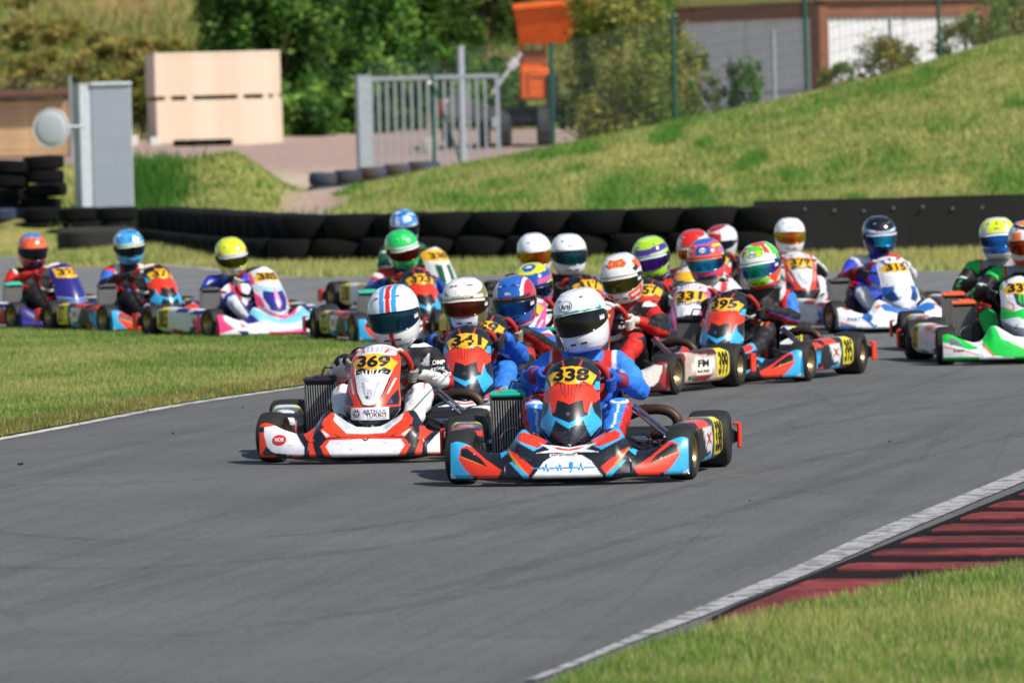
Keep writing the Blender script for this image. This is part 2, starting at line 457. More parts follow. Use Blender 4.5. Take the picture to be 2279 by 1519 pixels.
ln_ = smooth_path(island[:9], 6); dd_ = np.min(np.stack([np.hypot(Pi[:, 0] - q_[0], Pi[:, 1] - q_[1]) for q_ in ln_]), 0)
br_ = (dd_ < .45) & (RNG.random(len(Pi)) < .55); ci[br_] = lin('#a08a58') * RNG.uniform(.7, 1.1, (br_.sum(), 1))
tag(blades('infield_grass', Pi, .040, .010, ci, zf=zi), 'mown grass of the infield inside the bend, on the left', 'grass')
fv = np.concatenate([far_edge[5:] + np.array([0, .1]), np.array([[13, 86], [-13, 96.0]])])
Pf = scatter(fv, 90000, clip=(np.array([-11, 60]), np.array([12, 96])))
tag(blades('far_verge_grass', Pf, .10, .022, blade_cols(Pf, .76, 61), zf=terrain(Pf[:, 0], Pf[:, 1])), 'dry grass strip between the far track edge and tyre wall', 'grass')
Ph = RNG.uniform((-6.6, 83.5), (13, 112), (170000, 2))
gz = terrain(Ph[:, 0], Ph[:, 1])
pm = (np.exp(-((Ph[:, 0] + 3.15 - (Ph[:, 1] - 95) * .012) / .5) ** 4) < .3) & ~((Ph[:, 1] > 108.5) & (Ph[:, 0] < 1.8) & (Ph[:, 0] > -5))
Ph, gz = Ph[pm], gz[pm]
tag(blades('bank_grass', Ph, .10, .03, blade_cols(Ph, .64, 71), zf=gz - .01, lean=.8), 'patchy green and straw grass on the bank behind the barriers', 'grass')
wc = RNG.uniform((-3, 86), (11, 107), (90, 2)); wk = (90 * RNG.random(26000) ** 1.8).astype(int)
Pk = wc[wk] + RNG.normal(0, 1, (26000, 2)) * np.array([.24, .9]) * RNG.uniform(.3, 1.5, (90, 1))[wk]; Pk = Pk[(Pk[:, 1] > 84) & (Pk[:, 1] < 110)]
tag(blades('bank_weeds', Pk, .16, .03, lin('#689a40') * RNG.uniform(.65, 1.25, (len(Pk), 1)), zf=terrain(Pk[:, 0], Pk[:, 1]) - .01, lean=.7), 'darker green weed patches scattered over the grass bank', 'weeds')
Pw = np.stack([RNG.normal(-5.9, .42, 5000), RNG.normal(99.5, 1.6, 5000)], -1)
tag(blades('mound_weeds', Pw, .26, .035, lin('#4f8230') * RNG.uniform(.6, 1.25, (len(Pw), 1)), zf=terrain(Pw[:, 0], Pw[:, 1]) - .02, lean=.7), 'taller dark green weeds on the mound left of the gravel path', 'weeds')
Pt = RNG.uniform((-27, 170), (3, 206), (45000, 2))
tn = np.exp(-((Pt[:, 0] + 11.4) / 1.6) ** 2 - ((Pt[:, 1] - 201) / 7) ** 2)
tc_ = np.where((tn > .45 * RNG.random(len(Pt)))[:, None], lin('#c2aa7c'), blade_cols(Pt, .62, 81) * .85)
tag(blades('hillside_grass', Pt, .5, .07, tc_, zf=terrain(Pt[:, 0], Pt[:, 1])), 'tall wild grass on the far hillside, straw coloured near its top', 'grass')

# ---- kerb: red and black blocks, each a slab of its own
kerb = structure(link('kerb', mesh_np('kerb', [(*G(x, y)[:2], .012) for x, y in [(1575, 1384), (1640, 1352), (2279, 1092), (2700, 905), (2700, 1235), (2279, 1284), (1900, 1346), (1700, 1392)]], [tuple(range(8))], mat('kerb_bed', '#1c1b1e', rough=.95, noise=.3, spec=.08), smooth=False)))
M_KR = mat('kerb_red', '#78393a', rough=.92, noise=.5, nscale=6, two='#4c2b2c', spec=.1, bump=.4, bscale=50)
M_KB = mat('kerb_black', '#17181d', rough=.95, noise=.5, nscale=8, two='#241c1e', spec=.08, bump=.4, bscale=50)
UL = [(1575, 1386), (1650, 1350), (2279, 1094), (2800, 866)]
LL = [(1575, 1389), (1600, 1412), (1700, 1398), (1900, 1354), (2279, 1288), (2800, 1228)]
ulx, uly = zip(*UL); llx, lly = zip(*LL)
def at_row(px, y, tilt, xsx, ysy):
    xx = np.linspace(1576, 2790, 400); yv = np.interp(xx, xsx, ysy) - (y - (xx - 2279) * tilt)
    return xx, yv
rows = [q for c in (958, 985, 1012, 1039, 1066, 1093, 1120, 1145, 1171, 1198, 1225, 1256) for q in (c - 7.5, c + 7.5)] + [1284, 1400]
for i in range(len(rows) - 1):
    xx = np.linspace(1578, 2790, 300)
    t0 = rows[i] - (xx - 2279) * .006; t1 = rows[i + 1] - (xx - 2279) * .006
    up = np.interp(xx, ulx, uly); lo = np.interp(xx, llx, lly)
    a = np.maximum(t0, up); b = np.minimum(t1, lo); ok = b - a > .6
    if ok.sum() < 3: continue
    xx, a, b = xx[ok][::6], a[ok][::6], b[ok][::6]
    if len(xx) < 2: continue
    z = .030 if i % 2 == 0 else .022
    A = [G(x, y, z) for x, y in zip(xx, a)]; B = [G(x, y, z) for x, y in zip(xx, b)]
    n = len(A); V = [tuple(p) for p in A] + [tuple(p) for p in B] + [(p[0], p[1], .008) for p in A] + [(p[0], p[1], .008) for p in B]
    Fq = []
    for k in range(n - 1): Fq += [(k, k + 1, n + k + 1, n + k), (k, 2 * n + k, 2 * n + k + 1, k + 1), (n + k, n + k + 1, 3 * n + k + 1, 3 * n + k)]
    Fq += [(0, n, 3 * n, 2 * n), (n - 1, 3 * n - 1, 4 * n - 1, 2 * n - 1)]
    link('kerb_block', mesh_np('kerb_block', V, Fq, M_KR if i % 2 == 0 else M_KB, smooth=False), kerb)
M_LINE2 = mat('worn_line_paint', '#a0a0a4', rough=.88, noise=.5, nscale=45, two='#66666a')
line('track_line', [(1180, 1521), (1290, 1478), (1400, 1432), (1560, 1368), (1800, 1268), (2000, 1178), (2279, 1062), (2700, 880)], [.04, .045, .05, .09, .12, .14, .14, .14], .0125, M_LINE2)

# ---- tyre marks
def skid_mat():
    mt = mat('tyre_mark_rubber', '#2a2b2d', rough=.75); n, l = mt.node_tree.nodes, mt.node_tree.links
    tc = n.new('ShaderNodeTexCoord'); t = n.new('ShaderNodeTexNoise'); t.inputs['Scale'].default_value = 3.5; t.inputs['Detail'].default_value = 8; t.inputs['Roughness'].default_value = .75
    l.new(tc.outputs['Object'], t.inputs['Vector']); r = n.new('ShaderNodeMapRange'); r.inputs[1].default_value = .38; r.inputs[2].default_value = .68; r.inputs[4].default_value = .20
    l.new(t.outputs['Fac'], r.inputs[0]); l.new(r.outputs[0], n['Principled BSDF'].inputs['Alpha']); return mt
M_SKID = skid_mat()
for i, (px, w) in enumerate([([(-100, 1178), (250, 1205), (700, 1190), (1100, 1130), (1500, 1050)], .11), ([(-100, 1262), (300, 1268), (760, 1232), (1200, 1160), (1650, 1060), (2000, 985)], .12), ([(900, 1330), (1300, 1230), (1700, 1120), (2100, 1010), (2400, 940)], .10), ([(400, 1420), (900, 1352), (1300, 1270), (1600, 1190)], .12), ([(1500, 1000), (1800, 950), (2100, 905), (2350, 872)], .09), ([(-100, 1080), (200, 1082), (500, 1068)], .08), ([(1650, 930), (1900, 880), (2150, 845)], .08)]):
    line('tyre_mark', px, w, .0085 + i * .0003, M_SKID)

# ---- small bits of rubber and stones on the track
M_RUB = mat('rubber_crumb', '#1c1c1e', rough=.9)
for i, (px, py, s) in enumerate([(45, 1037, .02), (1980, 985, .009), (385, 967, .012), (300, 902, .009), (1668, 1117, .008), (1625, 1334, .016), (540, 910, .009), (560, 930, .008)]):
    b = MB(); r = rotm('Z', random.uniform(0, 3))
    b.box((0, 0, 0), (s * 2, s * .7, s * .5), r, s * .2); b.box((s * .5, s * .2, s * .1), (s * .9, s * .5, s * .45), r, s * .15)
    p = G(px, py)
    tag(link('rubber_crumb', b.mesh('rubber_crumb', M_RUB), None, (p[0], p[1], .0075 + s * .25)),
        ['small black rubber scrap lying at the left edge of the track', 'small dark scrap on the asphalt below the green karts', 'dark speck on the asphalt below the long white line, mid left', 'dark speck beside the white line left of centre', 'dark speck on the asphalt right of the leading kart', 'black scrap lying on the white kerb line', 'tiny dark speck near the white line left of the radiator', 'tiny brown speck just under the white line'][i], 'debris')
# ================================================================== barriers and things behind the track
M_TYRE = mat('old_tyre_rubber', '#0b0c0e', rough=.92, noise=.35, nscale=6, two='#131212', bump=.3, bscale=60, spec=.2)
M_TYREB = mat('blue_painted_tyre', '#26334d', rough=.8, noise=.4, nscale=6, two='#1b1c22')
def tyre_mesh(name, R, h, mt, bore=.55, seg=26):
    b = MB(); r = R
    prof = [(-h * .42, r * bore), (-h * .5, r * .72), (-h * .46, r * .9), (-h * .33, r * .985), (0, r), (h * .33, r * .985), (h * .46, r * .9), (h * .5, r * .72), (h * .42, r * bore), (h * .3, r * (bore + .12)), (-h * .3, r * (bore + .12))]
    b.lathe(prof, 'z', seg=seg); return b.mesh(name, mt, smooth=True)
TY = tyre_mesh('tyre', .33, .215, M_TYRE); TYW = tyre_mesh('tyre', .395, .33, M_TYRE, .5, 30); TYB = tyre_mesh('tyre', .33, .215, M_TYREB)
def along(path, step):
    P = np.array(path, float); d = np.r_[0, np.cumsum(np.linalg.norm(np.diff(P, axis=0), axis=1))]
    return [np.array([np.interp(t, d, P[:, 0]), np.interp(t, d, P[:, 1])]) for t in np.arange(0, d[-1], step)]
wall_px = [(335, 557), (520, 580), (640, 589), (900, 586), (1300, 581), (1720, 573)]
wp = [G(*p)[:2] + np.array([0, .33]) for p in wall_px]
tw = thing('tyre_barrier', 'long low wall of stacked black tyres along the far verge', 'tyre barrier', (0, 82, 0))
for i, p in enumerate(along(wp, .74)):
    for k in range(2):
        jx, jy = RNG.uniform(-.03, .03, 2); dz = RNG.uniform(-.004, .004)
        o = link('tyre', TYW, tw, (p[0] + jx + .2 * k, p[1] + jy - 82 + .05 + .02 * k, .164 + k * .312 + dz), (RNG.uniform(-.02, .02), RNG.uniform(-.02, .02), RNG.uniform(0, 6)))
tl = thing('tyre_barrier', 'tyre stacks at the left edge, a blue one among them', 'tyre barrier', (-7, 95, 0))
for i, px in enumerate(np.arange(-510, 345, 86)):
    p = G(px, 556 if px > 0 else 552)[:2] + np.array([0, .4])
    for k in range(3):
        blue = (px > 0 and px < 60 and k == 2) or (px > 100 and px < 140 and k == 1)
        link('tyre', TYB if blue else TY, tl, (p[0] + 7 + RNG.uniform(-.04, .04), p[1] - 95 + RNG.uniform(-.04, .04), .109 + k * .2165), (0, 0, RNG.uniform(0, 6)))
th = thing('tyre_barrier', 'taller tyre stacks behind at the far left, in front of the shed', 'tyre barrier', (-8, 99, 0))
for i, px in enumerate(np.arange(-70, 175, 82)):
    q = Wd(px, 470, 99.0); g0 = tz(q[0], 99.0)
    for k in range(4):
        link('tyre', TY, th, (q[0] + 8 + RNG.uniform(-.05, .05) + .03 * k, RNG.uniform(-.05, .05), g0 + .10 + k * .2165), (RNG.uniform(-.04, .04), rad(-3) + RNG.uniform(-.02, .02), RNG.uniform(0, 6)))
p = G(215, 567)
tag(link('tractor_tyre', tyre_mesh('tractor_tyre', .60, .40, mat('dusty_tyre', '#34322f', rough=.9, noise=.35, nscale=5, two='#262524'), .5, 36), None, (p[0], p[1] + .35, .20)), 'single wide grey tyre lying flat in front of the tyre wall, left', 'tyre')
# tyres at the foot of the gate
tg = thing('tyre_barrier', 'two layers of bluish tyres at the foot of the grey gate', 'tyre barrier', (-2.5, 128, 0))
TYG = tyre_mesh('tyre', .29, .23, mat('dirty_blue_tyre', '#30394d', rough=.85, noise=.45, nscale=5, two='#4d4438'))
for i, px in enumerate(np.arange(722, 985, 55)):
    yb = 436 - (px - 722) * .115
    q = Wd(px, yb, 112.0); z0 = tz(q[0], 112)
    z0 = q[2]
    for k in range(2):
        link('tyre', TYG, tg, (q[0] + 2.5 + .02 * k, 112 - 128 + RNG.uniform(-.03, .03), z0 + .07 + k * .23), (0, 0, RNG.uniform(0, 6)))

# black rubber belting wall on the right
M_BELT = mat('rubber_belting', '#0d0e10', rough=.68, noise=.3, nscale=2.5, bump=.25, bscale=5, two='#090a0b')
a = G(1683, 571)[:2]; b_ = np.array([a[0] + 9.5, a[1] - .9]); L = np.linalg.norm(b_ - a); ang = math.atan2(b_[1] - a[1], b_[0] - a[0])
bw = thing('rubber_barrier', 'black rubber belting wall with small bolts, right of the tyres', 'barrier', (a[0], a[1] - .1, 0), ang)
nP = 5
for k in range(nP):
    w = L / nP; c = MB(); n = 14
    xs_ = np.linspace(-.02, w + .02, n); yy_ = .018 * np.sin(xs_ * 2.3 + k * 2.1)
    V = []; 
    for y0 in (0, .02):
        for zz in (.01, .36, .70 + .004 * k):
            V += [(x + k * w, y + y0 + .005 * (k % 2), zz) for x, y in zip(xs_, yy_)]
    Fq = []
    for r_ in range(2):
        for q in range(n - 1):
            Fq.append((r_ * n + q, r_ * n + q + 1, (r_ + 1) * n + q + 1, (r_ + 1) * n + q))
            s3 = 3 * n; Fq.append((s3 + (r_ + 1) * n + q, s3 + (r_ + 1) * n + q + 1, s3 + r_ * n + q + 1, s3 + r_ * n + q))
    for q in range(n - 1): Fq.append((2 * n + q, 2 * n + q + 1, 5 * n + q + 1, 5 * n + q))
    for q in (0, n - 1):
        for r_ in range(2): Fq.append((r_ * n + q, (r_ + 1) * n + q, 3 * n + (r_ + 1) * n + q, 3 * n + r_ * n + q))
    c.add(V, Fq); link('belt_panel', c.mesh('belt_panel', M_BELT, True), bw)
bt = MB(); bt.lathe([(-.01, .001), (-.01, .014), (-.004, .018), (.012, .018), (.012, .001)], 'y', seg=8, closed=False); BT = bt.mesh('bolt', mat('dull_bolt', '#8d9097', rough=.5, metal=.6), True)
for k in range(24): link('bolt', BT, bw, (.25 + k * .37, -.012 + .018 * math.sin((.25 + k * .37) * 2.3), .56 + .02 * math.sin(k * 1.7)))
for k in range(9):
    pb = MB(); pb.box((.2 + k * 1.1, .075, .34), (.09, .09, .68), None, .01); link('support_post', pb.mesh('support_post', M_TYRE), bw)

# ---- fence, gate, posts
M_GALV = mat('galvanised_steel', '#9aa3ad', rough=.55, metal=.35, noise=.15, nscale=12)
M_GRN = mat('green_post_paint', '#1c5148', rough=.5, noise=.15, nscale=8)
M_WIRE = mat('fence_wire', '#5d6b6a', rough=.5, metal=.4)
def gz0(px, d): return tz((px - PW / 2) / FPX * d, d)
DG = 127.0
def vert(px, ytop, d, mt, r, label=None, name='fence_post', sq=False, parent=None, org=(0, 0)):
    q = Wd(px, ytop, d); g0 = tz(q[0], d)
    b = MB()
    if sq: b.box((0, 0, (q[2] - g0) / 2 - .1), (2 * r, 2 * r, q[2] - g0 + .2), rotm('Z', .5), .01); b.box((0, 0, q[2] - g0 + .008), (2 * r + .02, 2 * r + .02, .016), rotm('Z', .5))
    else: b.tube([(0, 0, -.2), (0, 0, q[2] - g0)], r, 10); b.lathe([(q[2] - g0 - .02, r * 1.15), (q[2] - g0 + .01, r * 1.15), (q[2] - g0 + .02, .001)], 'z', seg=10, closed=False)
    o = link(name, b.mesh(name, mt, not sq), parent, (q[0] - org[0], d - org[1], g0))
    if label: tag(o, label, 'post')
    return o, q, g0
gt = thing('steel_gate', 'grey steel gate leaf with vertical bars in the middle', 'gate', (Wd(812, 380, DG)[0], DG, tz(Wd(812, 380, DG)[0], DG)))
go = np.array(gt.location); gx0 = Wd(812, 300, DG)[0]; gx1 = Wd(1100, 300, DG)[0]
ztop = Wd(812, 170, DG)[2] - go[2]
b = MB(); b.box((0, 0, ztop / 2 - .08), (.27, .27, ztop + .18), rotm('Z', .25), .012); b.box((0, 0, ztop + .02), (.29, .29, .02), rotm('Z', .25)); link('gate_post', b.mesh('gate_post', M_GALV), gt)
b = MB(); w = gx1 - gx0
b.box((w / 2 + .1, 0, ztop - .06), (w, .07, .09), None, .008); b.box((w / 2 + .1, 0, .10), (w, .07, .09), None, .008)
b.box((w + .1, 0, ztop / 2), (.09, .072, ztop - .05), None, .008); b.box((.17, 0, ztop / 2), (.06, .072, ztop - .05), None, .008)
link('gate_frame', b.mesh('gate_frame', M_GALV), gt)
nb = 14; bb = MB(); bb.box((0, 0, 0), (.052, .04, ztop - .25), None, .006); BBM = bb.mesh('gate_bar', M_GALV)
for k in range(nb): link('gate_bar', BBM, gt, (.32 + k * (w - .3) / nb, .004, ztop / 2))
b = MB(); b.box((w + .02, -.06, ztop * .5), (.1, .05, .2), None, .01); link('latch', b.mesh('latch', M_GALV), gt)

def mesh_panel(x0, x1, d0, d1, g0, g1, t0, t1, sp=.055, hsp=.2):
    b = MB(); n = max(2, int(abs(x1 - x0) / sp)); V = []; Fq = []; r = .0035
    for i in range(n + 1):
        f = i / n; x = x0 + (x1 - x0) * f; y = d0 + (d1 - d0) * f; a_ = g0 + (g1 - g0) * f; c_ = t0 + (t1 - t0) * f
        k = len(V); V += [(x - r, y, a_), (x + r, y, a_), (x + r, y, c_), (x - r, y, c_), (x, y + r, a_), (x, y + r, c_)]
        Fq += [(k, k + 1, k + 2, k + 3), (k + 1, k + 4, k + 5, k + 2), (k + 4, k, k + 3, k + 5)]
    H = int(abs(t0 - g0) / hsp)
    for j in range(H + 1):
        a_ = g0 + (t0 - g0) * j / max(H, 1) - .02; c_ = g1 + (t1 - g1) * j / max(H, 1) - .02; k = len(V)
        V += [(x0, d0, a_ - r), (x1, d1, c_ - r), (x1, d1, c_ + r), (x0, d0, a_ + r), (x0, d0 + r, a_), (x1, d1 + r, c_)]
        Fq += [(k, k + 1, k + 2, k + 3), (k, k + 4, k + 5, k + 1), (k + 4, k + 3, k + 2, k + 5)]
    b.add(V, Fq); return b
# mesh fence along the crest with its green posts
DF = 110.0
fence = thing('mesh_fence', 'wire mesh fence on green posts along the top of the grass bank', 'fence', (0, DF, 0))
fp = [(1226, 96), (1497, 30), (1790, -20), (2086, -75), (2400, -130)]; prev = None
for px, yt in fp:
    o, q, g0 = vert(px, yt, DF, M_GRN, .034, parent=fence, org=(0, DF))
    if prev is not None:
        mp = mesh_panel(prev[0], q[0], .045, .045, prev[1] + .03, g0 + .03, prev[2] - .05, q[2] - .05)
        link('mesh_panel', mp.mesh('mesh_panel', M_WIRE), fence)
    prev = (q[0], g0, q[2])
low = thing('mesh_fence', 'wire mesh fence panel behind the grey gate, with a grey post', 'fence', (0, 131, 0))
o, q, g0 = vert(1024, 104, 131, M_GALV, .065, parent=low, org=(0, 131), sq=True)
pr = Wd(818, 142, 131); pe = Wd(1226, 98, 131)
link('mesh_panel', mesh_panel(pr[0], q[0] - .08, .07, .07, tz(pr[0], 131) + .03, g0 + .03, pr[2], pr[2] + .02).mesh('mesh_panel', M_WIRE), low)
link('mesh_panel', mesh_panel(q[0] + .08, pe[0], .07, .07, g0 + .03, tz(pe[0], 131) + .03, q[2] - .05, pe[2]).mesh('mesh_panel', M_WIRE), low)
o, q, g0 = vert(961, 163, 114, M_GRN, .034, 'green post with a slanted brace in front of the gate', 'brace_post')
b = MB(); e = Wd(1027, 360, 114); e2 = np.array([e[0] - q[0], 0, max(e[2], tz(e[0], 114)) - g0 - .05])
b.tube([(.02, -.045, q[2] - g0 - .2), (e2[0], -.045, e2[2])], .024, 8); link('brace', b.mesh('brace', M_GRN, True), o)
b = MB(); b.lathe([(-.05, .001), (-.05, .03), (-.03, .04), (0, .04), (0, .001)], 'y', (-.05, -.03, q[2] - g0 - .17), 12, False); link('cap', b.mesh('cap', mat('white_cap', '#e8e8ea', rough=.4), True), o)

# ---- left: posts, ribbed panel, mirror, shed
M_GALV2 = mat('pale_galvanised_steel', '#b7bec8', rough=.55, metal=.2, noise=.12, nscale=10)
DL = 97.6
o, q, g0 = vert(184, 188, DL, M_GALV2, .125, 'thick square grey post left of the ribbed panel', 'gate_post', sq=True)
q = Wd(246, 190, DL); g0 = tz(q[0], DL); hh = q[2] - g0
rp = thing('ribbed_panel', 'tall grey ribbed metal panel standing beside the square post', 'gate', (q[0], DL, g0), rad(8))
M_PAN = mat('grey_panel_paint', '#bfc7d3', rough=.45, metal=.1, noise=.08, nscale=6)
b = MB(); b.box((0, .02, hh / 2), (.62, .10, hh), None, .01); b.box((0, .0, hh + .02), (.65, .2, .06), None, .015); link('panel', b.mesh('panel', M_PAN), rp)
b = MB(); b.box((0, 0, 0), (.022, .035, hh - .12), None, .005); RB = b.mesh('rib', M_PAN)
for k in range(16): link('rib', RB, rp, (-.292 + k * .039, -.045, hh / 2))
q = Wd(114, 286, DL - .6)
mr_ = thing('traffic_mirror', 'round grey disc seen from behind, left of the square post', 'mirror', (q[0], DL - .6, q[2]), rad(-20))
b = MB(); b.lathe([(-.03, .001), (-.028, .18), (-.012, .27), (.01, .298), (.03, .298), (.03, .001)], 'y', seg=40, closed=False); link('disc', b.mesh('disc', mat('mirror_back_grey', '#c6cdd6', rough=.35, noise=.05), True), mr_)
b = MB(); b.tube([(x_, 0, z_) for x_, z_ in zip(.30 * np.cos(np.linspace(0, 2 * np.pi, 40, endpoint=False)), .30 * np.sin(np.linspace(0, 2 * np.pi, 40, endpoint=False)))], .014, 6, closed=True); link('rim', b.mesh('rim', mat('mirror_rim_pale', '#d9d6cc', rough=.4), True), mr_)
b = MB(); b.tube([(0, .03, 0), (.15, .16, .02), (.40, .40, .02)], .022, 8); link('bracket', b.mesh('bracket', M_GALV, True), mr_)
# shed of boards
DS = 150.0
q = Wd(155, 340, DS); sh = thing('board_shed', 'open wooden board shed with a brown roof edge, far left', 'shed', (q[0], DS, tz(q[0], DS)))
s0 = tz(q[0], DS); zr = Wd(100, 208, DS)[2] - s0
M_BRD = mat('tan_boards', '#c9a67c', rough=.8, noise=.2, nscale=5, two='#b8966e'); M_BRN = mat('brown_timber', '#6a4432', rough=.75, noise=.25, nscale=6)
b = MB(); b.box((0, 0, 0), (2.6, .05, .16), None, .006); BRDM = b.mesh('board', M_BRD)
for k in range(8): link('board', BRDM, sh, (-1.32 + RNG.uniform(-.01, .01), -.05 + RNG.uniform(-.006, .006), .10 + k * .166))
b = MB(); b.box((-1.3, .35, zr), (2.8, 1.7, .07), rotm('X', rad(-4)), .01); b.box((-1.3, -.52, zr + .02), (2.82, .05, .14), None, .01); link('roof', b.mesh('roof', M_BRN), sh)
for x_ in (-.05, -1.4, -2.5):
    b = MB(); b.box((x_, .06, zr / 2 - .1), (.12, .1, zr + .2), None, .01); link('post', b.mesh('post', M_BRN), sh)
b = MB(); b.box((-1.3, -.09, .0), (2.7, .12, .1), None, .01); link('sill_beam', b.mesh('sill_beam', M_BRN), sh)
fl = thing('mesh_fence', 'wire mesh fence standing before the board shed, far left', 'fence', (0, 140, 0))
pa, pb_ = Wd(-60, 176, 140), Wd(158, 172, 140)
link('mesh_panel', mesh_panel(pa[0], pb_[0], 0, 0, tz(pa[0], 140), tz(pb_[0], 140), pa[2], pb_[2]).mesh('mesh_panel', M_WIRE), fl)
for px in (-55, 155):
    vert(px, 170, 140, M_GALV, .03, parent=fl, org=(0, 140))
for (px, py, w_, h_, d_, lab) in [(116, 392, .36, .22, 106, 'small off white box on the grass behind the tall tyre stacks'), (-2, 402, .12, .42, 106, 'white board edge at the left border above the tyres'), (300, 316, .16, .22, 157.5, 'small white block left of the pale timber packs'), (345, 318, .24, .17, 157, 'white block at the corner of the lower timber pack')]:
    q = Wd(px, py, d_); g0 = tz(q[0], d_); b = MB(); h2 = h_
    b.box((0, 0, h2 / 2 - .02), (w_, w_ * .6, h2 + .04), None, .015); b.box((0, 0, h2 + .006), (w_ * .9, w_ * .5, .015))
    tag(link('white_block', b.mesh('white_block', mat('white_block_paint', '#d8d6ce', rough=.6, noise=.1)), None, (q[0], d_, g0)), lab, 'block')

# ---- two packs of pale panels, stacked
DB = 160.0
M_PLY = mat('pale_panel_wood', '#e8d5c1', rough=.75, noise=.10, nscale=3, two='#dfc8b0', bump=.1)
c0 = Wd(474, 320, DB); g0 = tz(c0[0], DB); px_m = FPX / DB
def pack(name, label, z0, hgt, w, n, dx):
    t = thing(name, label, 'timber pack', (c0[0] + dx, DB + 1.2, z0), rad(9))
    hs = hgt / n
    for k in range(n):
        b = MB(); b.box((0, 0, 0), (w, 2.4, hs - .004), None, .004)
        link('sheet', b.mesh('sheet', M_PLY), t, (RNG.uniform(-.006, .006), RNG.uniform(-.006, .006), hs * (k + .5)))
    return t
hw = 281 / px_m
h1 = (320 - 218) / px_m; h2 = (208 - 112) / px_m
z0 = g0 + .0
pl = pack('timber_pack', 'lower pale timber pack of the two stacked blocks', z0, h1, hw, 12, 0)
for k, x_ in enumerate((-1.3, -.75, 0.55, 1.2, 1.45)):
    b = MB(); b.box((x_, 0, h1 + .055), (.16, 2.38, .11), None, .005); link('batten', b.mesh('batten', M_PLY), pl)
pack('timber_pack', 'upper pale timber pack resting on the other block', z0 + h1 + .112, h2, hw, 12, -.02)
q = Wd(455, 318, 158.0); g1 = tz(q[0], 158)
tb = thing('tyre_barrier', 'short dark row of small tyres in front of the timber packs', 'tyre barrier', (q[0], 156.4, tz(q[0], 156.4)))
TS = tyre_mesh('tyre', .2, .16, M_TYRE, .5, 20)
for k in range(4): link('tyre', TS, tb, (-.5 + k * .36, RNG.uniform(-.02, .02), .1))

# ---- building behind the bank on the right
DH = 134.0
cpt = Wd(1826, 170, DH); bz = tz(cpt[0], DH) - .1
bd = thing('white_shed', 'white corrugated building with brown beams above the grass bank', 'building', (cpt[0], DH, bz))
hB = Wd(1826, 12, DH)[2] - bz
M_WSH = mat('white_sheeting', '#d3d6da', rough=.5, noise=.08, nscale=3); M_BEAM = mat('brown_beam', '#7a4a35', rough=.65, noise=.2, nscale=5)
def corr(length, height, p=.18, a=.022):
    n = int(length / p * 8); x = np.linspace(0, length, n); y = a * np.sin(x / p * 2 * np.pi)
    V = np.stack([np.r_[x, x], np.r_[y, y], np.r_[0 * x, 0 * x + height]], -1)
    V2 = V + np.array([0, .02, 0]); n2 = 2 * n
    F = [(i, i + 1, n + i + 1, n + i) for i in range(n - 1)] + [(n2 + n + i, n2 + n + i + 1, n2 + i + 1, n2 + i) for i in range(n - 1)] + [(n + i, n + i + 1, n2 + n + i + 1, n2 + n + i) for i in range(n - 1)]
    return MB().add(np.r_[V, V2], F)
for nm, ang_, Ls in (('wall_panel', rad(180 - 50), 4.4), ('wall_panel', rad(38), 4.6)):
    for k in range(2):
        b = corr(Ls / 2 - .03, hB - .25)
        o = link(nm, b.mesh('wall_panel', M_WSH, True), bd, (math.cos(ang_) * (.12 + k * Ls / 2), math.sin(ang_) * (.12 + k * Ls / 2), 0), (0, 0, ang_))
    b = MB(); b.box((Ls / 2 + .1, 0, 0), (Ls + .1, .2, .34), None, .015); link('fascia_beam', b.mesh('fascia_beam', M_BEAM), bd, (0, 0, hB - .08), (0, 0, ang_))
    b = MB(); b.box((Ls / 2, .028 if ang_ > 1.6 else -.028, 0), (Ls, .03, .05), None, .006); link('rail', b.mesh('rail', M_GALV), bd, (0, 0, hB * .45), (0, 0, ang_))
    b = MB(); b.box((Ls + .12, 0, hB / 2), (.2, .2, hB), None, .015); link('post', b.mesh('post', M_BEAM), bd, (0, 0, 0), (0, 0, ang_))
b = MB(); b.box((0, 0, hB / 2), (.3, .3, hB - .02), rotm('Z', rad(45)), .02); link('corner_post', b.mesh('corner_post', M_BEAM), bd)
b = MB(); V = [(-.0, -.35, 0), (4.2, 3.0, 0), (.9, 6.6, .4), (-3.2, 3.2, .4)]; V = V + [(x_, y_, z_ + .1) for x_, y_, z_ in V]
b.add(V, [(3, 2, 1, 0), (4, 5, 6, 7), (0, 1, 5, 4), (1, 2, 6, 5), (2, 3, 7, 6), (3, 0, 4, 7)]); link('roof', b.mesh('roof', M_BEAM), bd, (0, 0, hB + .1))
for px, yt in ((1720, 70), (1980, 40), (2226, 10)):
    vert(px, yt, 126, M_GALV, .045, {1720: 'slim grey post before the shaded white wall', 1980: 'slim grey post before the sunlit white wall', 2226: 'slim grey post near the top right corner'}[px], 'fence_post')

# ---- orange loader and the machine behind the gate
M_ORG = mat('orange_machine_paint', '#d9601a', rough=.45, noise=.12, nscale=4, two='#c24e12'); M_DK = mat('dark_machine', '#2b2d31', rough=.7, noise=.2)
DLo = 148.0
q = Wd(1200, 300, DLo); g0 = tz(q[0], DLo); k_ = FPX / DLo
ld = thing('wheel_loader', 'orange loader with raised bucket behind the yellowish shrub', 'loader', (q[0], DLo, g0))
def lx(px): return Wd(px, 300, DLo)[0] - q[0]
def lz(py): return Wd(1200, py, DLo)[2] - g0
b = MB(); x0, x1, x2, x3 = lx(1162), lx(1262), lx(1340), lx(1150); zt, zb = lz(18), lz(98)
V = [(x0, -.35, zb), (x1, -.35, zb), (x2, -.75, zt + .12), (x3, -.75, zt - .02), (x0, .35, zb + .05), (x1, .35, zb + .05), (x2, .7, zt + .25), (x3, .7, zt + .12)]
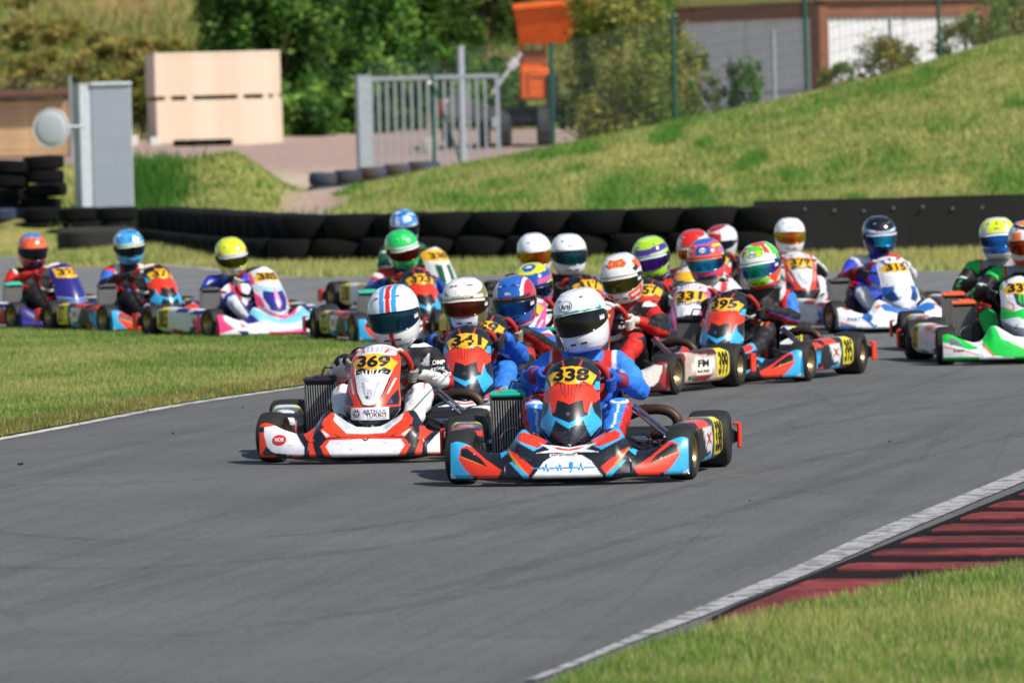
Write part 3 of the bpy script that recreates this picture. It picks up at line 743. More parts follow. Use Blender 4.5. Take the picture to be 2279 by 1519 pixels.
b.add(V, [(0, 1, 2, 3), (5, 4, 7, 6), (0, 4, 5, 1), (0, 3, 7, 4), (1, 5, 6, 2)])
b.box(((x2 + x3) / 2, -.76, zt + .06), (x2 - x3 + .06, .10, .10), rotm('Y', -.07), .02)
link('bucket', b.mesh('bucket', M_ORG), ld)
b = MB(); b.box((lx(1192), .2, (lz(150) + lz(222)) / 2), (.68, 1.3, lz(150) - lz(222)), None, .06); b.box((lx(1186), .3, lz(150) + .03), (.5, 1.0, .08), None, .03); link('body', b.mesh('body', M_ORG), ld)
for x_ in (1166, 1216):
    b = MB(); b.box((lx(x_), .05, (lz(98) + lz(152)) / 2), (.10, .16, lz(98) - lz(152) + .05), rotm('X', rad(8)), .02); link('lift_arm', b.mesh('lift_arm', M_ORG), ld)
b = MB(); b.tube([(lx(1190), .1, lz(152)), (lx(1190), .0, lz(100))], .035, 10); b.tube([(lx(1190), .06, lz(130)), (lx(1190), .0, lz(96))], .022, 10); link('ram', b.mesh('ram', mat('ram_steel', '#8d9096', rough=.3, metal=.8), True), ld)
b = MB(); b.box((lx(1192), .25, lz(132)), (.60, .8, lz(112) - lz(152)), None, .04); link('cab', b.mesh('cab', mat('brown_orange_paint', '#8a4a2a', rough=.6, noise=.2)), ld)
b = MB(); b.box((lx(1178), -.465, lz(185)), (.02, .02, .5)); b.box((lx(1200), -.465, lz(172)), (.3, .02, .02)); link('panel_seam', b.mesh('panel_seam', M_DK), ld)
b = MB(); b.box((lx(1232), -.2, (lz(165) + lz(255)) / 2), (.30, .7, lz(165) - lz(255)), None, .05); link('mudguard', b.mesh('mudguard', M_DK), ld)
b = MB(); b.box((lx(1180), .6, lz(258)), (1.0, .9, .5), None, .05); b.box((lx(1150), .3, lz(262)), (.9, .6, .28), None, .05); link('chassis', b.mesh('chassis', M_DK), ld)
b = MB(); b.tube([(lx(1098), -.4, lz(205)), (lx(1140), -.4, lz(150)), (lx(1165), -.35, lz(118))], .045, 8); b.box((lx(1146), -.4, lz(143)), (.25, .1, .22), rotm('Y', -.8), .02); link('ladder_arm', b.mesh('ladder_arm', mat('pale_steel', '#c9ccd0', rough=.4, metal=.2), True), ld)
WL = MB(); WL.lathe([(-.16, .18), (-.18, .36), (-.14, .47), (.14, .47), (.18, .36), (.16, .18)], 'x', seg=28); WLM = WL.mesh('wheel', M_DK, True)
for px, yo in ((1212, -.3), (1122, .2), (1212, 1.2), (1122, 1.2)): link('wheel', WLM, ld, (lx(px), yo, .46))
q = Wd(1030, 290, 150); g0 = tz(q[0], 150); k_ = FPX / 150
ma = thing('white_machine', 'white and red machine parked behind the gate bars', 'machine', (q[0], 150, g0))
M_WM = mat('white_machine_paint', '#cfcac2', rough=.5, noise=.25, nscale=6, two='#b0a89c'); M_RD = mat('red_machine_paint', '#b4251e', rough=.45)
b = MB(); b.box((-.1, 0, .9), (.75, .8, .5), None, .08); b.box((-.05, 0, 1.18), (.5, .6, .16), None, .05); link('body', b.mesh('body', M_WM), ma)
b = MB(); b.box((.55, 0, .72), (.7, .5, .3), None, .08); b.tube([(.2, -.2, .8), (.5, -.22, 1.0), (.8, -.2, .85)], .04, 8); link('tank', b.mesh('tank', M_WM, True), ma)
b = MB(); b.box((-.52, -.35, 1.0), (.14, .12, .28), None, .02); b.box((-.52, -.35, .8), (.1, .1, .14), None, .01); link('red_lamp_panel', b.mesh('red_lamp_panel', M_RD), ma)
b = MB(); b.box((.1, 0, .52), (1.5, .5, .1), None, .02); b.box((-.45, 0, .35), (.1, .4, .4), None, .02); b.box((.6, 0, .3), (.1, .4, .5), None, .02); link('frame', b.mesh('frame', M_DK), ma)
WS = MB(); WS.lathe([(-.08, .1), (-.09, .2), (-.06, .27), (.06, .27), (.09, .2), (.08, .1)], 'x', seg=20); WSM = WS.mesh('wheel', M_DK, True)
for x_ in (-.3, .45): link('wheel', WSM, ma, (x_, -.32, .27)); link('wheel', WSM, ma, (x_, .32, .27))
b = MB(); b.lathe([(0, .001), (0, .15), (.36, .19), (.39, .19), (.36, .17), (.05, .14), (.05, .001)], 'z', seg=20, closed=False); q2 = Wd(951, 297, 147); tag(link('bucket', b.mesh('bucket', M_WM, True), None, (q2[0], 147, tz(q2[0], 147))), 'pale plastic bucket standing behind the gate bars', 'bucket')

# ---- trees, shrubs
def foliage(name, C, Rv, n, leaf, pal, parent, clumps=40, spread=.22, seed=0, hollow=.55):
    r = np.random.default_rng(seed)
    d = r.normal(size=(clumps, 3)); d /= np.linalg.norm(d, axis=1)[:, None]
    cr = r.uniform(hollow, 1.0, clumps)[:, None]
    cc = d * cr * np.array(Rv) * r.uniform(.85, 1.12, (clumps, 1))
    k = r.integers(0, clumps, n); cs = r.uniform(.55, 1.4, clumps)
    off = r.normal(size=(n, 3)); P = np.array(C) + cc[k] + off * (np.array(Rv) * spread * cs[k][:, None]) * .75
    t = r.normal(size=(n, 3)); t /= np.linalg.norm(t, axis=1)[:, None]; t[:, 2] *= .6
    u = np.cross(t, r.normal(size=(n, 3))); u /= np.linalg.norm(u, axis=1)[:, None] + 1e-9
    s = leaf * r.uniform(.6, 1.35, n)[:, None]
    V = np.stack([P - t * s, P + u * s * .45, P + t * s, P - u * s * .45], 1).reshape(-1, 3)
    pc = np.array([lin(c) for c in pal]); ci = r.integers(0, len(pal), clumps)
    col = pc[ci][k] * r.uniform(.75, 1.25, (n, 1))
    alt = r.random(n) < .25; col[alt] = pc[r.integers(0, len(pal), alt.sum())]
    return link(name, mesh_np(name, V, np.arange(4 * n).reshape(-1, 4), M_LEAF, np.repeat(col, 4, 0), smooth=False), parent)
M_BARK = mat('bark', '#4b3c2e', rough=.9, noise=.35, nscale=12, bump=.6, bscale=20)
def trunk(parent, h, r, limbs, seed):
    rr = random.Random(seed); b = MB()
    b.tube([(0, 0, -.3), (.05, 0, h * .35), (-.05, .05, h * .7), (.0, 0, h)], [r, r * .8, r * .55, r * .2], 9)
    for i in range(limbs):
        a_ = rr.uniform(0, 6.28); z_ = h * rr.uniform(.25, .8); l_ = h * rr.uniform(.25, .45)
        b.tube([(0, 0, z_), (math.cos(a_) * l_ * .5, math.sin(a_) * l_ * .5, z_ + l_ * .35), (math.cos(a_) * l_, math.sin(a_) * l_, z_ + l_ * .8)], [r * .4, r * .28, r * .08], 6)
    return link('trunk', b.mesh('trunk', M_BARK, True), parent)
DKG = ['#4a7430', '#6a9a40', '#33582a', '#93b858', '#2c4c22', '#528034']
OLV = ['#989a4c', '#b0a65c', '#7c8846', '#beae66', '#8a7c48']
YLG = ['#8c9444', '#a4a254', '#70863a', '#b0aa60', '#5c7630']
def tree(label, px, d, h, rx, pal, n, leaf, seed, name='broadleaf_tree', ry=None, zc=.55, clumps=60, low=None):
    x = Wd(px, 300, d)[0]; g0 = tz(x, d)
    t = thing(name, label, 'tree' if 'tree' in name else 'shrub', (x, d, g0), 0)
    trunk(t, h * .75, max(.03, h * .025), 5, seed)
    foliage('crown', (0, 0, h * zc), (rx, ry or rx, h * (1 - zc) if low is None else low), n, leaf, pal, t, clumps, .15 if clumps < 110 else .085, seed, .55 if clumps < 110 else .25)
    return t
tree('dark green tree right behind the pale timber packs', 640, 170, 7.5, 2.1, DKG, 20000, .125, 1, zc=.48, clumps=190)
tree('big dark green tree left of the gate', 790, 174, 8.5, 2.3, DKG, 24000, .125, 2, zc=.47, clumps=210)
tree('brighter green tree behind the gate and fence', 930, 178, 8.0, 2.0, ['#44662a', '#547a30', '#36551f', '#5f8236'], 19000, .125, 3, zc=.48, clumps=170)
tree('pale olive tree left of the raised orange bucket', 1080, 186, 8.0, 2.0, ['#566b38', '#6d7a48', '#435a2c'], 20000, .13, 4, zc=.5, clumps=150)
tree('dark green tree between the gate and the loader, further back', 1150, 192, 8.5, 2.2, DKG, 16000, .13, 8, zc=.48, clumps=150)
tree('dark tree behind the raised orange bucket', 1240, 190, 9, 2.4, DKG, 12000, .12, 5, zc=.5, clumps=80)
tree('dark tree behind the yellowish shrub', 1420, 192, 9, 2.6, DKG, 11000, .12, 6, zc=.5, clumps=80)
tree('tree on the hillside at the upper left of the timber', 545, 180, 5.2, 1.3, DKG + OLV[:1], 12000, .11, 7, zc=.5, clumps=60)
for i, (px, d, h, rx, lab) in enumerate([(690, 165, 1.7, 1.1, 'low bush at the right foot of the timber packs'), (760, 167, 2.0, 1.2, 'low bush beside the gate post, at the edge of the gravel'), (880, 170, 2.3, 1.2, 'green bush seen between the left gate bars'), (990, 172, 2.4, 1.2, 'green bush seen behind the tall grey post'), (1090, 173, 2.3, 1.2, 'green bush just left of the loader'), (420, 172, 2.2, 1.2, 'olive bush behind the timber packs'), (290, 173, 2.2, 1.3, 'olive bush left of the timber packs'), (180, 176, 1.9, 1.4, 'olive bush behind the square post'), (60, 178, 1.9, 1.5, 'olive bush above the board shed'), (-60, 180, 1.9, 1.5, 'olive bush at the left border above the shed'), (230, 184, 1.2, 1.3, 'scrubby bush on the hillside under the bare earth'), (110, 188, 1.1, 1.3, 'scrubby bush high on the hillside at left'), (380, 184, 1.2, 1.2, 'scrubby bush below the straw grass on the hillside'), (-190, 179, 2.0, 1.5, 'olive bush beyond the left border'), (-330, 181, 2.2, 1.6, 'larger olive bush beyond the left border'), (-480, 180, 2.1, 1.6, 'farthest olive bush beyond the left border'), (20, 194, 1.0, 1.3, 'low scrub near the skyline at upper left')]):
    tree(lab, px, d, h, rx, OLV if i > 4 else DKG, 5000, .10, 20 + i, 'wild_bush', zc=.45, clumps=36)
tree('yellow green leafy shrub growing by the fence, right of the loader', 1390, 118, 3.9, 1.15, YLG, 15000, .062, 41, 'tall_shrub', zc=.5, clumps=60)
tree('second yellowish shrub beside the green fence post', 1490, 121, 2.9, .75, YLG, 6500, .06, 42, 'tall_shrub', zc=.52, clumps=40)
tree('green creeper shrub at the fence post, next to the loader', 1290, 119, 1.9, .45, DKG, 4200, .06, 43, 'tall_shrub', zc=.5, clumps=26)
tree('small dark shrub before the shaded white wall', 1660, 113, 1.35, .33, OLV[:1] + DKG, 2600, .045, 44, 'small_shrub', zc=.42, clumps=44)
tree('small dark shrub at the left end of the white wall', 1565, 113, 1.2, .4, OLV + DKG, 2600, .045, 45, 'small_shrub', zc=.42, clumps=44)
tree('bushy olive shrub before the sunlit white wall', 1985, 110.5, .8, .6, OLV + DKG[:2], 4200, .04, 46, 'small_shrub', zc=.3, clumps=60)
tree('low olive shrub left of the sunlit wall bush', 1870, 110.5, .45, .45, OLV + DKG[:2], 2200, .04, 47, 'small_shrub', zc=.3, clumps=44)
tree('olive shrub at the right end of the white building', 2150, 110.8, .8, .6, OLV + DKG[:2], 4200, .04, 48, 'small_shrub', zc=.3, clumps=60)
tree('dark shrub in the top right corner', 2260, 111, .95, .8, DKG + OLV, 4200, .045, 49, 'small_shrub', zc=.3, clumps=60)
# ================================================================== karts
K1 = 1432.0                                # drawing units per metre for the printed liveries
def paint(H, T, base, layers):
    C = np.tile(lin(base), (len(H), 1)); A = np.abs(H)
    for L in layers:
        col, poly = L[0], L[1]; sym = not (len(L) > 2 and L[2])
        C[inpoly(A if sym else H, T, poly)] = lin(col)
    return C
YEL = '#f0b51c'; INK = '#14161c'
PLATE = [(0, 512), (60, 508), (115, 482), (168, 442), (140, 383), (88, 412), (40, 398), (0, 393)]
def claws(col, n=4, lo=250, hi=405):
    out = []
    for i in range(n):
        x = 8 + i * 32
        out.append((col, [(x - 3, hi - i * 7), (x + 9, hi - i * 7), (x * .62 + 2, lo + i * 26), (x * .62 - 3, lo + i * 26)]))
    return out
def mesh_pat(x0, x1, t0, t1, col, st=22):
    out = []; 
    for r_ in range(int((t1 - t0) / 13)):
        for k in range(int((x1 - x0) / st)):
            x = x0 + k * st + (r_ % 2) * st / 2; t = t0 + r_ * 13
            out.append((col, [(x, t), (x + st * .6, t), (x + st * .7, t + 3), (x + .1 * st, t + 3)]))
    return out
def fair_kr(o='#e63a1f', bl='#33a9e0', k='#171a22', num=True):
    L = [(o, [(0, 400), (110, 398), (172, 372), (172, 300), (128, 195), (100, 215), (88, 290), (50, 280), (0, 262)]),
         ('#2a2d36', [(10, 393), (16, 393), (14, 320), (9, 320)]), ('#2a2d36', [(40, 398), (47, 398), (32, 300), (28, 300)]), ('#2a2d36', [(70, 405), (78, 400), (50, 320), (46, 320)]),
         ('#b3240f', [(95, 400), (150, 372), (155, 362), (100, 385)]),
         (k, [(0, 262), (50, 284), (90, 240), (72, 190), (50, 160), (0, 150)]),
         (bl, [(140, 275), (122, 190), (0, 142), (0, 100), (95, 155), (142, 42), (212, 118), (205, 150), (165, 200)]),
         (bl, [(165, 405), (212, 400), (212, 350), (178, 345), (150, 368)]),
         (o, [(178, 335), (212, 345), (212, 300), (160, 262)]),
         ('#d9932a', [(146, 280), (150, 278), (128, 188), (122, 188)]),
         (o, [(48, 512), (60, 512), (78, 565), (72, 568)])]
    L += mesh_pat(8, 120, 12, 100, '#5d6473')
    if num: L.append((YEL, PLATE))
    return k, L
def nose_kr(o='#e63a1f', bl='#33a9e0', k='#171a22', w='#dfe6ee'):
    G_ = '#c98a2c'
    L = [(bl, [(360, 300), (392, 245), (230, 165), (170, 190), (300, 300)]),
         (o, [(352, 262), (315, 286), (240, 265), (140, 222), (205, 182), (345, 232)]),
         (w, [(0, 178), (190, 205), (120, 168), (215, 150), (60, 150), (0, 140)]), (o, [(0, 168), (110, 186), (70, 166), (0, 158)]),
         (o, [(408, 172), (350, 150), (225, 52), (262, 4), (330, 60)]), (G_, [(412, 176), (416, 170), (335, 55), (262, -4), (258, 2)]),
         (bl, [(398, 92), (376, 96), (252, -6), (290, -20)]),
         (w, [(0, 132), (95, 132), (160, 95), (245, -20), (0, -20)]),
         (bl, [(455, 118), (405, 160), (470, 165)]),
         (o, [(772, 190), (690, 214), (560, 110), (448, 40), (480, -20), (690, -20), (762, 60), (782, 120)]),
         (bl, [(840, 300), (680, 300), (640, 190), (700, 205), (738, 190), (752, 110), (840, 90)]),
         (k, [(735, 180), (700, 190), (600, 120), (545, 60), (640, 100), (735, 135)]), (G_, [(735, 135), (640, 100), (545, 60), (640, 92), (735, 125)]),
         (o, [(735, 122), (640, 60), (560, 10), (690, 20), (745, 85)]), (k, [(745, 84), (690, 22), (600, -20), (640, -20), (752, 70)]),
         (bl, [(840, 100), (752, 112), (700, 40), (640, -20), (840, -20)]), (w, [(840, 40), (760, -20), (840, -20)]),
         ('#2b303c', [(330, 140), (250, 110), (240, 95), (330, 120)])]
    return k, L
def fair_b(o='#e8401f', w='#dfe1e6', k='#1a1c24', side='#c9ccd4', num=True):
    L = [(w, [(0, 400), (150, 405), (128, 340), (92, 230), (44, 150), (0, 142)]), ('#a9adba', [(20, 190), (36, 200), (74, 310), (46, 310)]), ('#c3b6c9', [(0, 180), (16, 184), (26, 260), (0, 262)]), ('#8fa6b4', [(6, 215), (20, 220), (22, 240), (6, 236)]),
         (k, [(128, 340), (92, 230), (44, 150), (0, 142), (0, 132), (50, 138), (102, 224), (140, 340)]), (w, [(176, 330), (160, 330), (120, 220), (132, 222)]),
         (k, [(0, -20), (130, -20), (205, 55), (215, 128), (0, 122)]), (k, [(190, 250), (142, 190), (118, 140), (200, 140), (205, 180)]), ('#5a3a6a', [(150, 190), (128, 150), (170, 150)]),
         (w, [(218, 420), (196, 420), (204, 250), (218, 230)]), (k, [(0, 404), (95, 416), (140, 390), (120, 355), (60, 372), (0, 362)]),
         (w, [(0, 512), (150, 490), (160, 560), (0, 575)]), ('#b9a9c4', [(10, 520), (30, 520), (30, 560), (10, 560)]), ('#9fc0cc', [(40, 520), (56, 520), (62, 560), (46, 560)]), (o, [(66, 512), (88, 512), (122, 560), (104, 566)]), (k, [(92, 508), (98, 508), (130, 552), (126, 556)])]
    L += claws('#f1f1ee', 4, 290, 400)
    if num: L.append((YEL, PLATE))
    return o, L
def nose_b(o='#e8401f', w='#e2e4ea', k='#191b24', a=None):
    L = [(o, [(335, 245), (268, 310), (180, 310), (172, 285), (255, 285), (250, 240), (140, 145), (0, 140), (0, 124), (150, 128), (185, 126), (335, 212)]),
         (w, [(258, 288), (172, 300), (130, 215), (90, 190), (0, 188), (0, 142), (140, 148), (252, 240)]), ('#b9bdc8', [(240, 270), (200, 280), (120, 185), (150, 170)]),
         (o, [(345, 185), (300, 200), (205, 128), (290, 118)]), (w, [(330, 172), (318, 175), (262, 135), (290, 128)]),
         (o, [(0, 125), (190, 121), (288, 109), (335, 60), (292, -20), (0, -20)]), (w, [(0, 110), (262, 104), (292, 60), (242, -20), (0, -20)]), (k, [(0, 92), (34, 114), (22, 116), (0, 104)]),
         (o, [(428, 88), (396, 92), (362, -10), (412, -10)]), (o, [(575, 205), (500, 215), (378, 100), (424, 92), (482, 150)]), (o, [(455, 185), (385, 190), (395, 108), (450, 118)]), (w, [(520, 205), (505, 208), (470, 175), (480, 168)]), (k, [(560, 150), (505, 185), (480, 150), (520, 100)]),
         (w, [(770, 260), (612, 260), (600, 220), (455, 62), (452, 4), (640, -8), (742, 30), (775, 120)]), ('#c3c6d0', [(700, 215), (650, 210), (590, 150), (640, 150)]),
         (k, [(618, 255), (594, 245), (438, 62), (452, 52)]), (o, [(840, 300), (692, 300), (682, 212), (760, 203), (840, 198)]),
         (o, [(778, 165), (738, 34), (640, 4), (470, 6), (470, -25), (840, -25), (840, 165)]), (k, [(752, 62), (700, 16), (560, 4), (500, -6), (640, -14), (790, 10)])]
    return k, L
def fair_c(w='#e4e6ea', b='#1f5fb0', num=True):       # white with blue
    L = [(b, [(215, 230), (90, 250), (105, 190), (60, 90), (140, 60), (215, 120)]), ('#14316b', [(120, 200), (70, 100), (130, 70), (205, 120)]),
         ('#7fb6e0', [(212, 420), (150, 520), (190, 560), (220, 480)]), (b, [(30, 520), (60, 520), (70, 555), (30, 560)]), (b, [(100, 500), (130, 490), (150, 530), (110, 545)]), ('#d83a2a', [(140, 250), (150, 275), (160, 250)]), ('#c4463a', [(20, 52), (60, 55), (60, 60), (20, 57)])]
    L += claws('#f6efe4', 4, 250, 400); L.append((YEL, PLATE)); return w, L
def nose_c(w='#e4e6ea', b='#2a6cb8'):
    L = [(b, [(330, 240), (300, 180), (90, 130), (0, 130), (0, 200), (120, 210), (260, 260)]), ('#d8502f', [(330, 250), (380, 210), (360, 200), (300, 240)]), (w, [(420, 300), (345, 290), (390, 215)]),
         (b, [(470, 190), (430, 120), (470, 60), (400, 20), (440, -10), (520, 60), (560, 110)]), ('#184a8c', [(470, 120), (440, 80), (500, 60), (520, 100)]),
         ('#c23c2a', [(800, 70), (640, 20), (640, 5), (800, 45)]), (b, [(800, 40), (560, -5), (600, -30), (820, -30)]), ('#c23c2a', [(760, 230), (700, 240), (670, 190), (720, 190)]), ('#c23c2a', [(300, 100), (0, 92), (0, 86), (300, 94)])]
    return w, L
def fair_g(g='#12c244', w='#d8dce2', num=True):
    L = [('#6e737d', [(0, -20), (130, -20), (210, 80), (215, 150), (120, 90), (0, 70)]), (g, [(220, 150), (60, 180), (0, 150), (0, 260), (90, 230), (220, 275)]), ('#e8632a', [(220, 275), (90, 230), (80, 300), (140, 330), (148, 320), (95, 292), (102, 245), (220, 290)]),
         ('#3a3e48', [(0, 262), (60, 300), (80, 400), (0, 400)]), (g, [(10, 300), (40, 330), (30, 390), (8, 390)]), (g, [(220, 420), (165, 440), (150, 530), (190, 560), (230, 480)]), ('#2d3038', [(120, 500), (100, 545), (112, 548), (134, 500)])]
    L.append((YEL, PLATE)); return w, L
def nose_g(g='#12c244', w='#dfe2e8'):
    L = [('#b6bac4', [(0, 300), (180, 300), (160, 200), (0, 180)]), (g, [(420, 320), (300, 320), (250, 180), (0, 80), (0, -30), (330, 20), (430, 120)]), (w, [(300, 300), (230, 300), (160, 140), (0, 60), (0, 130)]), ('#e8632a', [(440, 120), (430, 140), (330, 24), (340, 10)]),
         ('#e8632a', [(820, 120), (560, 60), (480, 30), (480, 22), (560, 50), (820, 105)]), (g, [(820, 300), (700, 300), (640, 190), (470, 90), (560, 80), (820, 160)]), ('#6a6f7a', [(760, 200), (690, 190), (600, 110), (740, 130)]), (g, [(820, 10), (480, 12), (460, -30), (820, -30)])]
    return w, L
def fair_p():
    L = [('#2a2a86', [(0, 30), (100, 60), (150, 200), (130, 290), (0, 270)]), ('#f0417f', [(215, 110), (150, 80), (160, 200), (215, 300)]), ('#9fd2ea', [(140, 290), (0, 275), (0, 320), (160, 340)]), ('#f0417f', [(230, 300), (165, 380), (150, 540), (220, 540)]),
         ('#f08bb4', [(0, 90), (36, 130), (14, 330), (0, 330)]), ('#4d7fd0', [(0, 130), (16, 150), (0, 190)]), (YEL, PLATE)]
    return '#d9dde6', L
def nose_p():
    L = [('#f0417f', [(280, 300), (220, 300), (0, 190), (0, 150), (160, 200)]), ('#7ec4e6', [(420, 320), (300, 280), (160, 200), (0, 150), (0, 30), (260, 60), (340, 110)]), ('#26267c', [(520, 190), (390, 240), (340, 130), (470, 110)]), ('#f0417f', [(260, 60), (0, 30), (0, -30), (240, -30)]),
         ('#f0417f', [(820, 320), (720, 320), (740, 160), (640, 60), (820, 0)]), ('#26267c', [(500, 30), (620, 40), (560, -20), (480, -20)]), ('#f0417f', [(560, 130), (500, 80), (560, 70)])]
    return '#dfe4ea', L
def fair_v(): return '#2a2378', [('#7d9ccf', [(0, 60), (200, 90), (205, 110), (0, 80)]), ('#7d9ccf', [(0, 100), (205, 130), (205, 150), (0, 120)]), (YEL, [(0, 512), (150, 500), (150, 390), (0, 380)])]
def nose_v(): return '#2a2378', [('#d9dde6', [(380, 320), (330, 320), (300, 180), (340, 170)]), ('#3d35a0', [(820, 60), (300, 20), (300, 0), (820, 30)])]
def fair_w(): return '#d7d9d6', [('#0d5238', [(30, 330), (110, 340), (120, 60), (40, 40)]), (YEL, [(0, 540), (190, 520), (190, 390), (0, 380)])]
def nose_w(): return '#d7d9d6', [('#0d5238', [(600, 300), (500, 300), (400, 0), (500, 0)]), ('#b98c2e', [(300, 110), (0, 110), (0, 90), (300, 90)])]
LIV = {'kr': (fair_kr(), nose_kr()), 'b': (fair_b(), nose_b()), 'c': (fair_c(), nose_c()), 'g': (fair_g(), nose_g()), 'p': (fair_p(), nose_p()), 'v': (fair_v(), nose_v()), 'w': (fair_w(), nose_w()),
       'bw': (fair_b('#e2558f', '#dadde4', '#3a3d48'), nose_b('#d8488a')), 'm': (fair_b('#8e1a1f', '#dcd6cc', '#2a1416'), nose_b('#8e1a1f', '#dcd6cc', '#2a1416')), 'k2': (fair_kr('#d8381f', '#c9ccd4'), nose_kr('#d8381f', '#c9ccd4'))}
M_BODY = mat('kart_bodywork_print', attr=True, rough=.34, coat=.35, spec=.5, noise=.12, nscale=26, bump=.06, bscale=14)
def body_wear():
    n, l = M_BODY.node_tree.nodes, M_BODY.node_tree.links; b = n['Principled BSDF']
    src = b.inputs['Base Color'].links[0].from_socket
    tc = n.new('ShaderNodeTexCoord')
    for sc, lo, hi, amt, col, st in ((70, .66, .72, .5, (.05, .045, .04, 1), (1, 1, 1)), (16, .60, .72, .42, (.03, .03, .032, 1), (1, 1, 7)), (38, .70, .74, .55, (.62, .6, .57, 1), (1, 1, 1))):
        mp = n.new('ShaderNodeMapping'); mp.inputs['Scale'].default_value = st; l.new(tc.outputs['Object'], mp.inputs[0])
        t = n.new('ShaderNodeTexNoise'); t.inputs['Scale'].default_value = sc; t.inputs['Detail'].default_value = 4; l.new(mp.outputs[0], t.inputs['Vector'])
        r = n.new('ShaderNodeMapRange'); r.inputs[1].default_value = lo; r.inputs[2].default_value = hi; r.inputs[4].default_value = amt; l.new(t.outputs['Fac'], r.inputs[0])
        mx = n.new('ShaderNodeMix'); mx.data_type = 'RGBA'; l.new(r.outputs[0], mx.inputs[0]); l.new(src, mx.inputs[6]); mx.inputs[7].default_value = col; src = mx.outputs[2]
    l.new(src, b.inputs['Base Color'])
body_wear()                                # scuffs, rubber marks and stone chips in the print
M_BLK = mat('black_plastic', '#15161a', rough=.5, noise=.15, nscale=20)
M_NUM = mat('number_black', '#101114', rough=.45)
M_WTXT = mat('print_white', '#e6e8ea', rough=.45); M_RTXT = mat('print_red', '#c8281e', rough=.45); M_BTXT = mat('print_blue', '#1f58a8', rough=.45); M_CTXT = mat('print_light_blue', '#2f8fd8', rough=.45); M_YTXT = mat('print_yellow', '#e8b81e', rough=.45)
M_SLICK = mat('slick_tyre', '#1a1a1c', rough=.72, noise=.2, nscale=14, two='#262523', bump=.12, bscale=90)
M_RIM = mat('bronze_rim', '#a08a62', rough=.32, metal=.85, noise=.1)
M_CHR = mat('chrome_tube', '#b9bcc2', rough=.22, metal=1.0); M_ALU = mat('aluminium', '#a8acb2', rough=.4, metal=.85, noise=.1)
M_EXH = mat('burnt_exhaust', '#4a3a30', rough=.55, metal=.6, noise=.3, nscale=12, two='#2e2622')
M_FRM = mat('frame_green', '#0d6b52', rough=.35); M_FRK = mat('frame_dark', '#23252b', rough=.4, metal=.3); M_FRP = mat('frame_magenta', '#8a1440', rough=.35)
M_RED = mat('red_plastic', '#c41a14', rough=.4); M_REDB = mat('red_bumper_tip', '#e0361f', rough=.45)

def nose_surface(nx, nv):
    hm = .565
    x = np.linspace(-hm, hm, nx); h = np.abs(x)
    y0 = -.875 + .135 * (h / .56) ** 2.2
    zt = np.interp(h, [0, .08, .14, .19, .235, .27, .31, .36, .43, .50, .545, .565], [.178, .19, .225, .258, .262, .20, .158, .150, .172, .205, .215, .20])
    bd = np.interp(h, [0, .1, .2, .25, .3, .4, .5, .565], [.17, .185, .235, .22, .13, .10, .075, .05])
    k = np.ones(9) / 9
    pad = lambda q: np.convolve(np.pad(q, 4, mode='edge'), k, 'valid')
    if nx > 60: zt, bd = pad(zt), pad(bd)
    P = []
    n1, n2 = max(4, nv // 8), nv
    def row(dy, z): P.append(np.stack([x, y0 + dy, np.broadcast_to(z, x.shape)], -1))
    row(.10, .034); row(.05, .030); row(.012, .034); row(.002, .044)
    for t in np.linspace(0, 1, n2):
        ph = t * np.pi / 2
        lo = .055; c_ = 1 - np.cos(ph)
        dy = bd * (c_ * .75 + t * .25 * .6) ; z = lo + (zt - lo) * (np.sin(ph) * .55 + t * .45)
        dy = dy + .006 * np.sin(t * 9) * (h < .3)
        row(dy, z)
    row(bd * .9 + .012, zt - .012); row(bd * .9 + .014, zt - .045); row(bd * .6 + .05, .07)
    return np.stack(P, 1)                                            # nx, rows, 3
HW_T = [0, 20, 45, 90, 125, 180, 240, 300, 340, 400, 480, 520, 545, 560, 568]
HW_V = [62, 105, 145, 185, 208, 212, 205, 196, 192, 190, 186, 172, 140, 100, 60]
def fair_surface(nu, nv):
    t = np.linspace(0, 568, nv); hw = np.interp(t, HW_T, HW_V) / K1
    u = np.linspace(-1, 1, nu)
    T, U = np.meshgrid(t, u); HWm = np.broadcast_to(hw, T.shape); v = T / 568
    X = U * HWm; Z = .19 + T / K1
    Y = -.715 + .33 * v ** 1.25 + .03 * np.sin(v * 3.0) * -1 + .105 * np.abs(U) ** 2.4 * (HWm / .145) - .012 * np.exp(-(U / .35) ** 2) * np.sin(v * np.pi)
    Y = Y + .010 * np.exp(-((T - 395) / 14) ** 2) * (np.abs(U) < .7)      # recess under the number plate
    Z = Z - .02 * np.abs(U) ** 3
    return np.stack([X, Y, Z], -1)
def shellify(P, th):
    nu, nv, _ = P.shape
    du = np.gradient(P, axis=0); dv = np.gradient(P, axis=1); N = np.cross(du, dv); N /= np.linalg.norm(N, axis=2)[..., None] + 1e-9
    if N[nu // 2, nv // 2, 1] > 0: N = -N
    Q = P - N * th; F = gridF(nu, nv); off = nu * nv
    F2 = F[:, ::-1] + off; rim = []
    b = [i * nv for i in range(nu)] + [(nu - 1) * nv + j for j in range(1, nv)] + [i * nv + nv - 1 for i in range(nu - 2, -1, -1)] + [j for j in range(nv - 2, 0, -1)]
    for a_, c_ in zip(b, b[1:] + b[:1]): rim.append((a_, c_, c_ + off, a_ + off))
    return np.concatenate([P.reshape(-1, 3), Q.reshape(-1, 3)]), np.concatenate([F, F2, np.array(rim)])
_BW = {}
